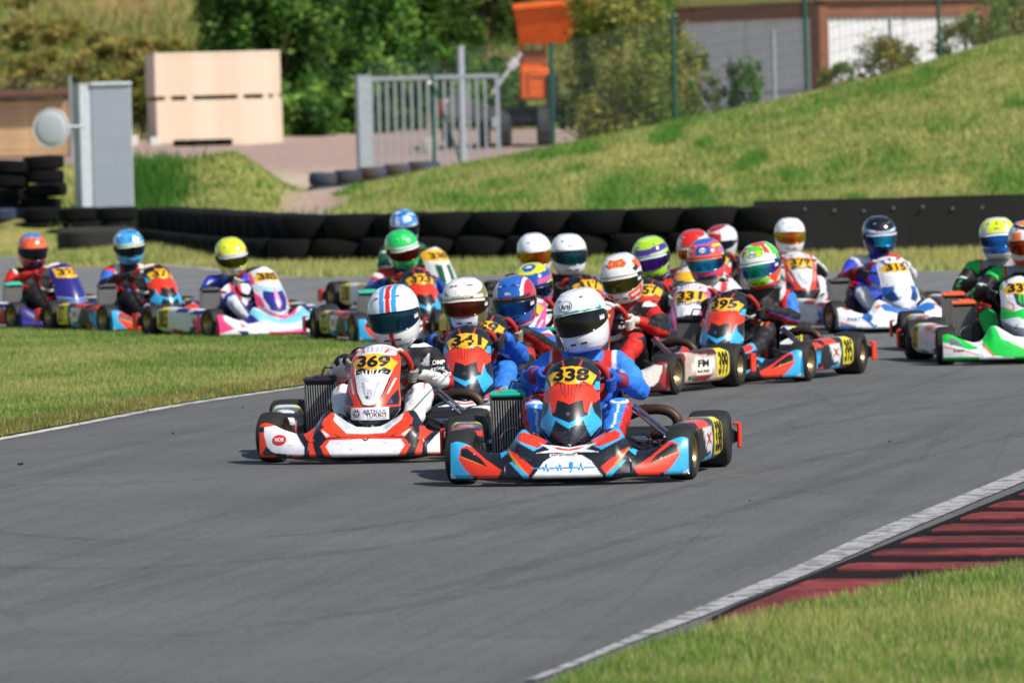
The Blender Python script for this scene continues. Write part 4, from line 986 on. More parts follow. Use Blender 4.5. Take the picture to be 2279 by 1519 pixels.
def bodywork(liv, hi):
    k = (liv, hi)
    if k in _BW: return _BW[k]
    (fb, fl), (nb_, nl) = LIV[liv]
    nx, nv = (300, 70) if hi else (150, 34)
    P = nose_surface(nx, nv); nr = P.shape[1]
    V = P.reshape(-1, 3); F = gridF(nx, nr, cv=True)
    c = paint(V[:, 0] * K1, (V[:, 2] - .05) * K1, nb_, nl); c[(V[:, 2] < .043)] = lin(INK)
    me = mesh_np('front_bumper', V, F, M_BODY, c)
    me2v = list(F.tolist())
    nose_b_ = BVHTree.FromPolygons(V.tolist(), me2v)
    nu, nv2 = (130, 170) if hi else (64, 84)
    Pf = fair_surface(nu, nv2); Vf, Ff = shellify(Pf, .004)
    cf = paint(Vf[:, 0] * K1, (Vf[:, 2] - .19) * K1, fb, fl); cf[nu * nv2:] = lin(INK)
    mf = mesh_np('front_fairing', Vf, Ff, M_BODY, cf)
    fbv = BVHTree.FromPolygons(Vf.tolist(), Ff.tolist())
    _BW[k] = (me, nose_b_, mf, fbv); return _BW[k]
# closing caps for the bumper ends are folded in by the last ring, so the tube is closed by small side plates
def pod_surface(side, hi=True):
    n, mres = 64, 40
    y = np.linspace(-.34, .335, n); s = (y + .34) / .675
    xo = np.interp(s, [0, .1, .5, 1], [.50, .535, .615, .672]); xi = np.interp(s, [0, 1], [.44, .50])
    hz = np.interp(s, [0, .06, .2, .9, 1], [.06, .085, .10, .105, .09]); zc = np.interp(s, [0, .2, 1], [.14, .152, .158])
    th = np.linspace(0, 2 * np.pi, mres, endpoint=False)
    ct, st_ = np.cos(th), np.sin(th); e = .45
    cx = np.sign(ct) * np.abs(ct) ** e; cz = np.sign(st_) * np.abs(st_) ** e
    X = ((xo + xi) / 2)[:, None] + ((xo - xi) / 2)[:, None] * cx; Z = zc[:, None] + hz[:, None] * cz
    Y = np.broadcast_to(y[:, None], X.shape)
    P = np.stack([X * side, Y, Z], -1)
    return P
_POD = {}
def pod(liv, side, number):
    k = (liv, side, number)
    if k in _POD: return _POD[k]
    P = pod_surface(side); n, mr2, _ = P.shape; V = P.reshape(-1, 3)
    F = [tuple(f) for f in gridF(n, mr2, cv=True).tolist()] + [tuple(range(mr2)), tuple((n - 1) * mr2 + j for j in range(mr2))]
    y = V[:, 1]; z = V[:, 2]; w = '#d9dce0'
    pal = {'kr': ('#1b1e26', '#33a9e0', '#e63a1f'), 'k2': ('#1b1e26', '#c9ccd4', '#d8381f'), 'b': ('#e2e4ea', '#e8401f', '#191b24'), 'm': ('#b9a79a', '#7a1a1c', '#4a1214'), 'g': ('#dfe2e8', '#12c244', '#e8632a'), 'p': ('#d9dde6', '#f0417f', '#26267c'), 'v': ('#d9dde6', '#c23028', '#2a2378'), 'c': ('#e4e6ea', '#2a6cb8', '#c23c2a'), 'w': ('#d7d9d6', '#0d5238', '#b98c2e'), 'bw': ('#d9dde6', '#d8488a', '#3a3d48')}[liv]
    L = [(pal[1], [(-.34, .05), (-.20, .05), (-.16, .15), (-.24, .20), (-.34, .16)]), (pal[2], [(-.30, .20), (-.12, .205), (-.2, .24), (-.32, .24)]), (pal[1], [(-.05, .04), (.14, .04), (.1, .09), (-.02, .075)]), (pal[2], [(-.14, .27), (.02, .27), (.06, .22), (-.1, .215)]),
         (w, [(-.06, .215), (.10, .22), (.13, .16), (.10, .09), (.0, .11)]), (pal[2], [(-.2, .10), (-.1, .06), (-.06, .045), (-.18, .045)])]
    if liv == 'm': L = [(pal[1], [(-.34, .04), (-.26, .04), (-.22, .27), (-.34, .27)]), (pal[2], [(-.24, .27), (.3, .27), (.3, .225), (.1, .22), (-.1, .235)]), ('#ece8e0', [(-.12, .215), (.11, .21), (.13, .13), (.06, .1), (-.1, .1), (-.16, .15)]), (pal[1], [(-.18, .1), (.1, .1), (.02, .06), (-.15, .065)])]
    L.append(('#e9d21c', [(.16, .075), (.332, .075), (.332, .26), (.16, .26)]))
    C = paint(y * 1.0, z, pal[0], [(q[0], q[1], True) for q in L])
    inner = np.abs(V[:, 0]) < .5; C[inner & (y > -.2)] = lin(INK)
    me = mesh_np('side_pod', V, F, M_BODY, C)
    try: me.set_sharp_from_angle(angle=rad(50))
    except Exception: pass
    bv = BVHTree.FromPolygons(V.tolist(), F)
    rt = unit((.11 * side, side * .0 + 1, 0)) if side > 0 else unit((-.11, 1, 0))
    right = np.array([.2 * side, 1, 0]) if side > 0 else np.array([.2, -1, 0])
    right = unit(right if side > 0 else (.2, -1, 0))
    d = (-side, .25, 0)
    items = []
    t = text_on(bv, number, (.9 * side, .245, .165), right, (0, 0, 1), (-side, .0, 0), .150, .140, .03)
    if t: items.append(('number', t, M_NUM))
    if liv == 'm':
        t = text_on(bv, 'FM', (.9 * side, -.03, .175), right, (0, 0, 1), (-side, 0, 0), .045, .13, .03); items.append(('logo', t, M_NUM))
        t = text_on(bv, 'RACING', (.9 * side, -.03, .125), right, (0, 0, 1), (-side, 0, 0), .018, .14, .02); items.append(('logo', t, M_NUM))
    elif liv in ('kr', 'k2'):
        t = text_on(bv, 'X', (.9 * side, .04, .165), right, (0, 0, 1), (-side, 0, 0), .05, .10, .03); items.append(('logo', t, M_RTXT))
    ms = [(nm, mesh_np(nm, q[0], q[1], mt_, smooth=False)) for nm, q, mt_ in items]
    _POD[k] = (me, ms); return _POD[k]
# ---- shared mechanical parts
def tyre_prof(w, R, r0):
    h = w / 2
    return [(-h * .72, r0), (-h * .92, r0 + .012), (-h * 1.0, (r0 + R) / 2), (-h * .96, R - .022), (-h * .84, R - .007), (-h * .5, R - .001), (0, R), (h * .5, R - .001), (h * .84, R - .007), (h * .96, R - .022), (h, (r0 + R) / 2), (h * .92, r0 + .012), (h * .72, r0)]
def wheel_meshes(w, R):
    b = MB(); b.lathe(tyre_prof(w, R, .072), 'x', seg=44); t = b.mesh('tyre', M_SLICK, True)
    b = MB(); h = w / 2
    b.lathe([(-h * .80, .068), (-h * .86, .075), (-h * .80, .078), (-h * .6, .066), (h * .6, .066), (h * .80, .078), (h * .86, .075), (h * .80, .068), (h * .5, .060), (h * .25, .045), (h * .25, .03), (-h * .25, .03), (-h * .25, .045), (-h * .5, .060)], 'x', seg=32)
    b.lathe([(-h * .3, .001), (-h * .3, .028), (h * .34, .028), (h * .34, .001)], 'x', seg=14, closed=False)
    for k in range(3):
        a_ = k * 2.094; b.tube([(h * .3, .042 * math.cos(a_), .042 * math.sin(a_)), (h * .42, .042 * math.cos(a_), .042 * math.sin(a_))], .006, 6)
    return t, b.mesh('rim', M_RIM, True)
WF = wheel_meshes(.135, .130); WR = wheel_meshes(.205, .140)
def frame_mesh(mt):
    b = MB(); r = .015
    for s in (-1, 1):
        b.tube([(s * .20, -.60, .075), (s * .24, -.40, .075), (s * .33, -.05, .075), (s * .33, .35, .075), (s * .30, .70, .08)], r, 8)
        b.tube([(s * .24, -.52, .08), (s * .42, -.52, .12)], .018, 8)
        b.tube([(s * .33, -.12, .075), (s * .56, -.20, .09), (s * .60, .18, .09), (s * .33, .24, .075)], .011, 8)
        b.tube([(s * .30, .52, .08), (s * .30, .52, .16)], .02, 8)
    b.tube([(-.24, -.45, .075), (.24, -.45, .075)], r, 8); b.tube([(-.33, .3, .075), (.33, .3, .075)], r, 8); b.tube([(-.3, .62, .08), (.3, .62, .08)], r, 8)
    b.tube([(-.18, -.60, .09), (-.16, -.74, .10), (.16, -.74, .10), (.18, -.60, .09)], .010, 8)
    b.tube([(.0, -.52, .10), (0, -.20, .45)], .011, 8)
    b.tube([(-.09, -.33, .075), (-.02, -.24, .40)], .008, 6); b.tube([(.09, -.33, .075), (.02, -.24, .40)], .008, 6)
    return b.mesh('frame', mt, True)
FRM = {'g': frame_mesh(M_FRM), 'k': frame_mesh(M_FRK), 'p': frame_mesh(M_FRP)}
b = MB(); V = [(-.22, -.60), (.22, -.60), (.32, -.05), (.32, .12), (-.32, .12), (-.32, -.05)]; Vv = [(x, y, .055) for x, y in V] + [(x, y, .062) for x, y in V]
b.add(Vv, [(5, 4, 3, 2, 1, 0), (6, 7, 8, 9, 10, 11)] + [(i, (i + 1) % 6, 6 + (i + 1) % 6, 6 + i) for i in range(6)]); TRAY = b.mesh('floor_tray', M_ALU)
def seat_mesh():
    n, m_ = 15, 14; P = []
    for i in range(n):
        a_ = (i / (n - 1) - .5) * 2
        row = []
        for j in range(m_):
            s = j / (m_ - 1)
            y = np.interp(s, [0, .3, .55, 1], [-.02, .14, .30, .42]); z = np.interp(s, [0, .3, .55, 1], [.11, .07, .10, .44])
            hw = np.interp(s, [0, .4, .8, 1], [.17, .20, .19, .15])
            row.append((a_ * hw, y - .10 * abs(a_) ** 3 * (s > .45), z + .13 * abs(a_) ** 2.5 * (1 - s * .6)))
        P.append(row)
    V, F = shellify(np.array(P), .008); me = mesh_np('seat', V, F, mat('black_seat', '#191a1d', rough=.45, noise=.1)); return me
SEAT = seat_mesh()
def wheel_ring(col_top, col_side):
    C0 = np.array([0, -.17, .462]); R = .152; n = np.array([0, .82, .57]); up = np.array([0, -.57, .82]); rt = np.array([1.0, 0, 0])
    th = np.linspace(0, 2 * np.pi, 72, endpoint=False); rr = R * (1 - .12 * (np.sin(th) > .75)) 
    b = MB(); b.tube(C0 + rr[:, None] * (np.cos(th)[:, None] * rt + np.sin(th)[:, None] * up), .0165, 10, closed=True)
    V = b.V[0]; w = (V - C0); ang = np.arctan2(w @ up, w @ rt); c = np.tile(lin(col_side), (len(V), 1)); c[(ang > rad(48)) & (ang < rad(132))] = lin(col_top); c[(ang < rad(-45)) & (ang > rad(-135))] = lin(col_top)
    me = mesh_np('steering_wheel', V, b.F, mat('wheel_grip', attr=True, rough=.7, bump=.2, bscale=200), c)
    h = MB(); 
    for k in range(3):
        a_ = rad((0, 180, -90)[k]); h.tube([C0 - n * .02, C0 + R * .95 * (math.cos(a_) * rt + math.sin(a_) * up)], .010, 6)
    h.tube([C0 - n * .06, C0 + n * .012], .03, 12); return me, h.mesh('spokes', M_BLK, True)
RINGS = {'kr': wheel_ring('#17181b', '#b5221a'), 'w': wheel_ring('#d0cdc8', '#b5221a'), 'g': wheel_ring('#17181b', '#2a1012')}
def torus_arc(c, r, tr, a0, a1, ax1, ax2, n=24):
    th = np.linspace(a0, a1, n); return np.array(c) + r * (np.cos(th)[:, None] * np.array(ax1) + np.sin(th)[:, None] * np.array(ax2))
def radiator():
    rx, w, hgt = -.345, .155, .30; parts = {}
    tilt = rotm('X', rad(10)); c0 = np.array([rx, -.02, .245])
    b = MB(); b.box(c0, (w, .035, hgt), tilt); parts['core'] = b.mesh('radiator', mat('radiator_core', '#1a1b1e', rough=.6), False)
    b = MB()
    for k in range(12):
        x = -w / 2 + (k + .5) * w / 12; b.box(c0 + tilt @ np.array([x, -.021, 0]), (.0048, .010, hgt - .03), tilt)
    parts['fins'] = b.mesh('fins', mat('radiator_fin', '#b9bbbb', rough=.5, metal=.3))
    b = MB(); 
    for s in (-1, 1): b.box(c0 + tilt @ np.array([s * (w / 2 + .004), 0, 0]), (.010, .05, hgt + .01), tilt, .003)
    parts['frame'] = b.mesh('side_frame', M_ALU)
    for nm, col in (('teal', '#1fae98'), ('black', '#2a2530'), ('orange', '#e2642f')):
        b = MB(); b.box(c0 + tilt @ np.array([0, 0, hgt / 2 + .012]), (w + .02, .06, .02), tilt, .006); b.box(c0 + tilt @ np.array([.02, .01, hgt / 2 + .024]), (w * .75, .05, .012), tilt, .006); parts['cap_' + nm] = b.mesh('top_tank', mat('radiator_tank_' + nm, col, rough=.35))
    b = MB(); b.tube([c0 + np.array([0, .0, .17]), c0 + np.array([.02, 0, .22]), c0 + np.array([.08, .02, .215]), c0 + np.array([.12, .05, .16])], .006, 6); parts['breather'] = b.mesh('breather_hose', M_BLK, True)
    b = MB(); b.tube(torus_arc(c0 + np.array([.025, -.055, -.07]), .065, .004, rad(10), rad(320), (1, 0, 0), (0, 0, 1)), .0035, 6)
    parts['hose'] = b.mesh('hose', mat('clear_hose', '#9c7f86', rough=.3), True)
    return parts
RAD = radiator()
b = MB()
b.lathe([(0, .001), (0, .075), (.02, .08), (.09, .08), (.10, .07), (.10, .001)], 'x', (-.30, .27, .17), 20, False); b.box((-.235, .27, .15), (.13, .2, .14), None, .02)
for k in range(6): b.box((-.235, .20, .225 + k * .014), (.12, .12, .005))
b.box((-.235, .20, .31), (.11, .11, .03), None, .01); ENG = b.mesh('engine', mat('engine_alloy', '#4a4c50', rough=.45, metal=.6, noise=.2))
b = MB(); b.tube([(-.235, .18, .32), (-.235, .175, .375)], .016, 10); b.tube([(-.235, .175, .375), (-.20, .12, .385), (-.15, .06, .37)], .011, 8); b.tube([(-.26, .08, .36), (-.20, .05, .355)], .014, 8); PLUG = b.mesh('plug_cap', M_RED, True)
b = MB(); b.box((-.235, .12, .265), (.10, .05, .05), None, .012); b.box((-.21, .1, .225), (.07, .05, .04), None, .01); HEAD = b.mesh('cylinder_head_cover', M_RED)
b = MB(); 
b.tube([(-.235, -.10, .13), (-.235, -.06, .22), (-.225, .02, .245)], [.065, .062, .045], 18); b.tube([(-.235, -.20, .11), (-.235, -.10, .13)], [.04, .065], 18); AIR = b.mesh('airbox', M_BLK, True)
b = MB(); b.tube(smooth_path([(.15, .34, .24), (.25, .31, .285), (.34, .29, .300), (.41, .28, .290), (.452, .275, .255), (.455, .275, .215), (.42, .28, .185), (.375, .285, .180), (.33, .30, .175)], 4), .0255, 14); b.tube([(.27, .305, .29), (.31, .297, .297)], .030, 14); EXH = b.mesh('exhaust_pipe', M_EXH, True)
b = MB(); b.tube([(.235, .08, .325), (.415, .0, .185)], .0095, 8); b.tube([(.262, .06, .332), (.442, -.02, .190)], .0095, 8); b.tube([(.405, -.02, .18), (.44, -.02, .16), (.44, -.02, .09)], .012, 8); STRUT = b.mesh('seat_strut', M_CHR, True)
b = MB(); b.tube([(-.62, .52, .14), (.62, .52, .14)], .02, 12); b.lathe([(-.01, .02), (-.01, .085), (.0, .088), (.01, .085), (.01, .02)], 'x', (-.14, .52, .14), 28); AXLE = b.mesh('rear_axle', M_CHR, True)
b = MB()
pth = [(-.715, .63, .14), (-.69, .70, .14), (-.55, .76, .14), (0, .77, .14), (.55, .76, .14), (.69, .70, .14), (.715, .63, .14)]
b.tube(pth, [.028, .042, .055, .055, .055, .042, .028], 14); RB_ = b.mesh('rear_bumper', M_BLK, True)
TIP = []
for s in (-1, 1):
    b = MB(); b.box((s * .738, .655, .145), (.018, .09, .12), None, .006); b.box((s * .728, .625, .205), (.035, .03, .014), None, .005); TIP.append(b.mesh('bumper_tip', M_REDB))
b = MB()
for s in (-1, 1):
    b.tube([(s * .06, -.36, .10), (s * .40, -.46, .13)], .007, 6); b.tube([(s * .425, -.52, .07), (s * .425, -.52, .19)], .014, 8); b.tube([(s * .42, -.52, .13), (s * .52, -.52, .13)], .012, 8)
    b.box((s * .14, -.58, .14), (.05, .012, .13), rotm('X', rad(-20)), .004)
STEER = b.mesh('steering_rods', M_CHR, True)
b = MB(); b.lathe([(0, .001), (0, .05), (.03, .062), (.10, .062), (.13, .05), (.13, .001)], 'x', (-.065, -.36, .11), 18, False); b.box((0, -.30, .10), (.16, .1, .09), None, .03); TANK = b.mesh('fuel_tank', mat('white_tank', '#b9b6ae', rough=.4), True)
b = MB(); b.box((.22, .12, .13), (.10, .14, .08), None, .015); b.tube([(.17, .0, .12), (.24, -.08, .15), (.32, -.1, .12)], .012, 8); b.lathe([(0, .001), (0, .025), (.04, .025), (.04, .001)], 'z', (.30, -.02, .12), 12, False); b.tube([(.15, .1, .17), (.20, -.02, .2), (.33, .02, .13)], .008, 6); BRAKE = b.mesh('brake_gear', M_FRK, True)

def make_kart(loc, psi, liv, number, label, hi=False, rad_cap='black', ring='kr', frame='k', steer=-6.0, extra=None, group='racing karts on the track'):
    k = thing('racing_kart', label, 'go kart', (loc[0], loc[1], .0065), rad(psi), group)
    nm, nbv, fm, fbv = bodywork(liv, hi)
    nose = link('front_bumper', nm, k); fair = link('front_fairing', fm, k)
    t = text_on(fbv, number, (0, -1.0, .19 + 455 / K1), (1, 0, 0), (0, 0, 1), (0, 1, 0), 82 / K1, 238 / K1, .038, .003)
    if t: link('number', mesh_np('number', t[0], t[1], M_NUM, smooth=False), fair)
    if extra: extra(k, nose, nbv, fair, fbv)
    b = MB(); b.lathe([(-.006, .001), (-.006, .006), (0, .009), (.004, .009), (.004, .001)], 'y', (0, -.737, .19 + 205 / K1), 10, False); link('screw', b.mesh('screw', M_CHR, True), fair)
    for s in (-1, 1):
        pm, items = pod(liv, s, number)
        po = link('side_pod', pm, k)
        for q, me in items: link(q, me, po)
    for (x, y, wm, rr, st) in ((-.525, -.52, WF, .130, steer), (.525, -.52, WF, .130, steer), (-.60, .52, WR, .140, 0), (.60, .52, WR, .140, 0)):
        w = link('wheel', None, k, (x, y, rr), (0, 0, rad(st) + (math.pi if x < 0 else 0)))
        link('tyre', wm[0], w); link('rim', wm[1], w)
    link('frame', FRM[frame], k); link('floor_tray', TRAY, k); link('seat', SEAT, k)
    rg, sp = RINGS[ring]; sw = link('steering_wheel', rg, k); link('spokes', sp, sw)
    rd = link('radiator', RAD['core'], k); link('fins', RAD['fins'], rd); link('side_frame', RAD['frame'], rd); link('top_tank', RAD['cap_' + rad_cap], rd); link('hose', RAD['hose'], rd); link('breather_hose', RAD['breather'], rd)
    en = link('engine', ENG, k); link('plug_cap', PLUG, en); link('cylinder_head_cover', HEAD, en)
    link('airbox', AIR, k); link('exhaust_pipe', EXH, k); link('seat_strut', STRUT, k); link('rear_axle', AXLE, k)
    rbm = link('rear_bumper', RB_, k); link('bumper_tip', TIP[0], rbm); link('bumper_tip', TIP[1], rbm)
    link('steering_rods', STEER, k); link('fuel_tank', TANK, k); link('brake_gear', BRAKE, k)
    return k
# ================================================================== drivers
HEL_Z = [-.150, -.140, -.115, -.08, -.03, .02, .07, .105, .13, .146, .153]
HEL_A = [.078, .092, .108, .119, .127, .131, .125, .108, .084, .052, .0]
HEL_F = [.085, .118, .145, .160, .160, .154, .138, .113, .084, .050, .0]
HEL_B = [.070, .085, .102, .121, .142, .155, .150, .130, .100, .062, .0]
def _sp(xs_, ys_, q):                       # monotone-ish smooth interpolation
    q = np.asarray(q); xs_ = np.array(xs_); ys_ = np.array(ys_)
    m_ = np.gradient(ys_, xs_); i = np.clip(np.searchsorted(xs_, q) - 1, 0, len(xs_) - 2); h = xs_[i + 1] - xs_[i]; t = (q - xs_[i]) / h
    return (2 * t ** 3 - 3 * t ** 2 + 1) * ys_[i] + (t ** 3 - 2 * t ** 2 + t) * h * m_[i] + (-2 * t ** 3 + 3 * t ** 2) * ys_[i + 1] + (t ** 3 - t ** 2) * h * m_[i + 1]
def helmet_pts(az, z, off=0.0):            # az 0 = front (local -y), positive to local +x
    a_ = np.maximum(_sp(HEL_Z, HEL_A, z), 0) + off; f_ = np.maximum(_sp(HEL_Z, HEL_F, z), 0) + off; b_ = np.maximum(_sp(HEL_Z, HEL_B, z), 0) + off
    c_, s_ = np.cos(az), np.sin(az); e = 2 / 2.25
    X = a_ * np.sign(s_) * np.abs(s_) ** e; yy = np.sign(c_) * np.abs(c_) ** e
    Y = -np.where(yy > 0, f_ * yy, b_ * yy)
    return np.stack([X, Y, z + 0 * az], -1)
M_HEL = mat('helmet_paint', attr=True, rough=.16, coat=.8, spec=.5)
M_PORT = mat('helmet_lining', '#0d0d10', rough=.8)
def visor_mat(nm, c1, c2, metal=.85):
    k = 'visor_' + nm
    if k in MATS: return MATS[k]
    mt = mat(k, c1, rough=.1, metal=metal, coat=0.0, spec=.4); n, l = mt.node_tree.nodes, mt.node_tree.links
    lw = n.new('ShaderNodeTexCoord'); sp = n.new('ShaderNodeSeparateXYZ'); l.new(lw.outputs['Object'], sp.inputs[0])
    ab = n.new('ShaderNodeMath'); ab.operation = 'ABSOLUTE'; l.new(sp.outputs[0], ab.inputs[0])
    r = n.new('ShaderNodeMapRange'); r.inputs[1].default_value = .02; r.inputs[2].default_value = .11; l.new(ab.outputs[0], r.inputs[0])
    mx = n.new('ShaderNodeMix'); mx.data_type = 'RGBA'; mx.inputs[6].default_value = (*lin(c1), 1); mx.inputs[7].default_value = (*lin(c2), 1)
    l.new(r.outputs[0], mx.inputs[0]); l.new(mx.outputs[2], n['Principled BSDF'].inputs['Base Color']); return mt
VIS = {'smoke': ('#08090b', '#0b0c10', .0), 'teal': ('#123c46', '#0d2c4a', .55), 'red': ('#5a1a12', '#3a1a10', .7), 'blue': ('#1c5fb4', '#101a3a', .7), 'cyan': ('#1f9fd0', '#1a2a60', .75), 'gold': ('#55541c', '#2a2a14', .7),
       'green': ('#1fae8a', '#3f3ab0', .75), 'orange': ('#b0501a', '#a89020', .8), 'purple': ('#5a2a9a', '#251250', .7), 'dark': ('#0e1218', '#101830', .3), 'bluegreen': ('#12404a', '#14203c', .6), 'amber': ('#b03a0a', '#6a2a08', .7)}
def visor_mesh(kind):
    n, m_ = 44, 12; a_ = np.linspace(rad(-84), rad(84), n); P = []
    for i, q in enumerate(a_):
        top = .040 + .010 * math.cos(q) - .006 * abs(q); bot = -.050 + .022 * (abs(q) / 1.466) ** 2 - .008 * math.cos(q)
        zz = np.linspace(bot, top, m_); P.append(helmet_pts(np.full(m_, q), zz, .0055))
    V, F = shellify(np.array(P), .003)
    return mesh_np('visor', V, F, visor_mat(kind, *VIS[kind]))
VM = {k: visor_mesh(k) for k in VIS}
def strip_mesh(col):
    n, m_ = 36, 4; P = []
    for q in np.linspace(rad(-62), rad(62), n):
        top = .040 + .010 * math.cos(q) - .006 * abs(q); P.append(helmet_pts(np.full(m_, q), np.linspace(top - .019, top - .002, m_), .0072))
    V, F = shellify(np.array(P), .0012); return mesh_np('visor_strip', V, F, mat('strip_' + col, col, rough=.3))
_ST = {}
def vstrip(col):
    if col not in _ST: _ST[col] = strip_mesh(col)
    return _ST[col]
P = [helmet_pts(np.full(4, q), np.linspace(-.012, .010, 4), .0075) for q in np.linspace(rad(60), rad(76), 6)]
_v, _f = shellify(np.array(P), .0012); TEAR = mesh_np('tear_off_tab', _v, _f, mat('tab_pale', '#c9ccd2', rough=.25))
STRIP = {'341': '#d8d4c8', 'k4': '#15161c', '331': '#e2603a', '399': '#dcdcdc', 'pink': '#dfe0e2', '37': '#c8dcc8', '323': '#dfe8e2', '315': '#c9d2e6', '357': '#c9e0e0', 'gr2': '#dfe2e4', 'k5': '#1a2450', 'red': '#c9ccd4', '395': '#e6ece8'}
PIV = []
for s in (-1, 1):
    b = MB(); b.lathe([(-.008, .001), (-.008, .018), (.0, .024), (.006, .024), (.006, .001)], 'x', (s * .132, -.018, .0), 18, False)
    PIV.append(b.mesh('visor_pivot', mat('pivot_black', '#15161a', rough=.35), True))
def slot(px, z, w, h):
    n = 8; a_ = np.linspace(px - w / 2, px + w / 2, n); P = [helmet_pts(np.full(3, q), np.linspace(z - h / 2, z + h / 2, 3), .0015) for q in a_]
    return shellify(np.array(P), .003)
VENT = []
for s in (-1, 1):
    V, F = slot(s * .22, -.098, .26, .008); b = MB(); b.add(V, F.tolist()); VENT.append(b.mesh('chin_vent', M_PORT, True))
TOPV = []
for s in (-1, 1):
    p = helmet_pts(np.array([s * .55]), np.array([.118]), .0)[0]; b = MB(); b.lathe([(-.004, .001), (-.004, .010), (.003, .012), (.003, .001)], 'z', p, 10, False); TOPV.append(b.mesh('top_vent', mat('vent_grey', '#b9bcc2', rough=.35), True))
def helmet(paintf, hi):
    na, nz = (128, 72) if hi else (80, 44)
    az = np.linspace(-np.pi, np.pi, na, endpoint=False); z = -.150 + .303 * np.sin(np.linspace(0, np.pi / 2, nz)) ** 1.0
    z = np.concatenate([np.linspace(-.150, .10, int(nz * .7)), .10 + .053 * np.sin(np.linspace(.12, np.pi / 2, nz - int(nz * .7)))])
    A, Z = np.meshgrid(az, z, indexing='ij'); V = helmet_pts(A.ravel(), Z.ravel())
    C = np.tile(lin('#e9ebee'), (len(V), 1))
    D = np.degrees(A.ravel()); Zr = Z.ravel()
    for col, f in paintf: C[f(D, Zr, V)] = lin(col)
    F = gridF(na, nz, cu=True); return V, F, C
L_ = lambda f: f
def poly_(pts): return lambda D, Z, V: inpoly(np.abs(D), Z * 1000, pts)
def spoly(pts): return lambda D, Z, V: inpoly(D, Z * 1000, pts)
def band(z0, z1, d0=0, d1=181, wob=0): return lambda D, Z, V: (Z * 1000 > z0 + wob * np.sin(np.radians(D * 2))) & (Z * 1000 < z1 + wob * np.sin(np.radians(D * 2))) & (np.abs(D) >= d0) & (np.abs(D) <= d1)
def topv(x0, x1, y0=-.2, y1=.2, z0=-.2): return lambda D, Z, V: (V[:, 0] > x0) & (V[:, 0] < x1) & (V[:, 1] > y0) & (V[:, 1] < y1) & (Z > z0)
def blot(sc, th, seed): return lambda D, Z, V: noise3(V, sc, seed) > th
def disc(x, y, r, z0=.04): return lambda D, Z, V: ((V[:, 0] - x) ** 2 + (V[:, 1] - y) ** 2 < r * r) & (Z > z0)
W_ = '#e9ebee'
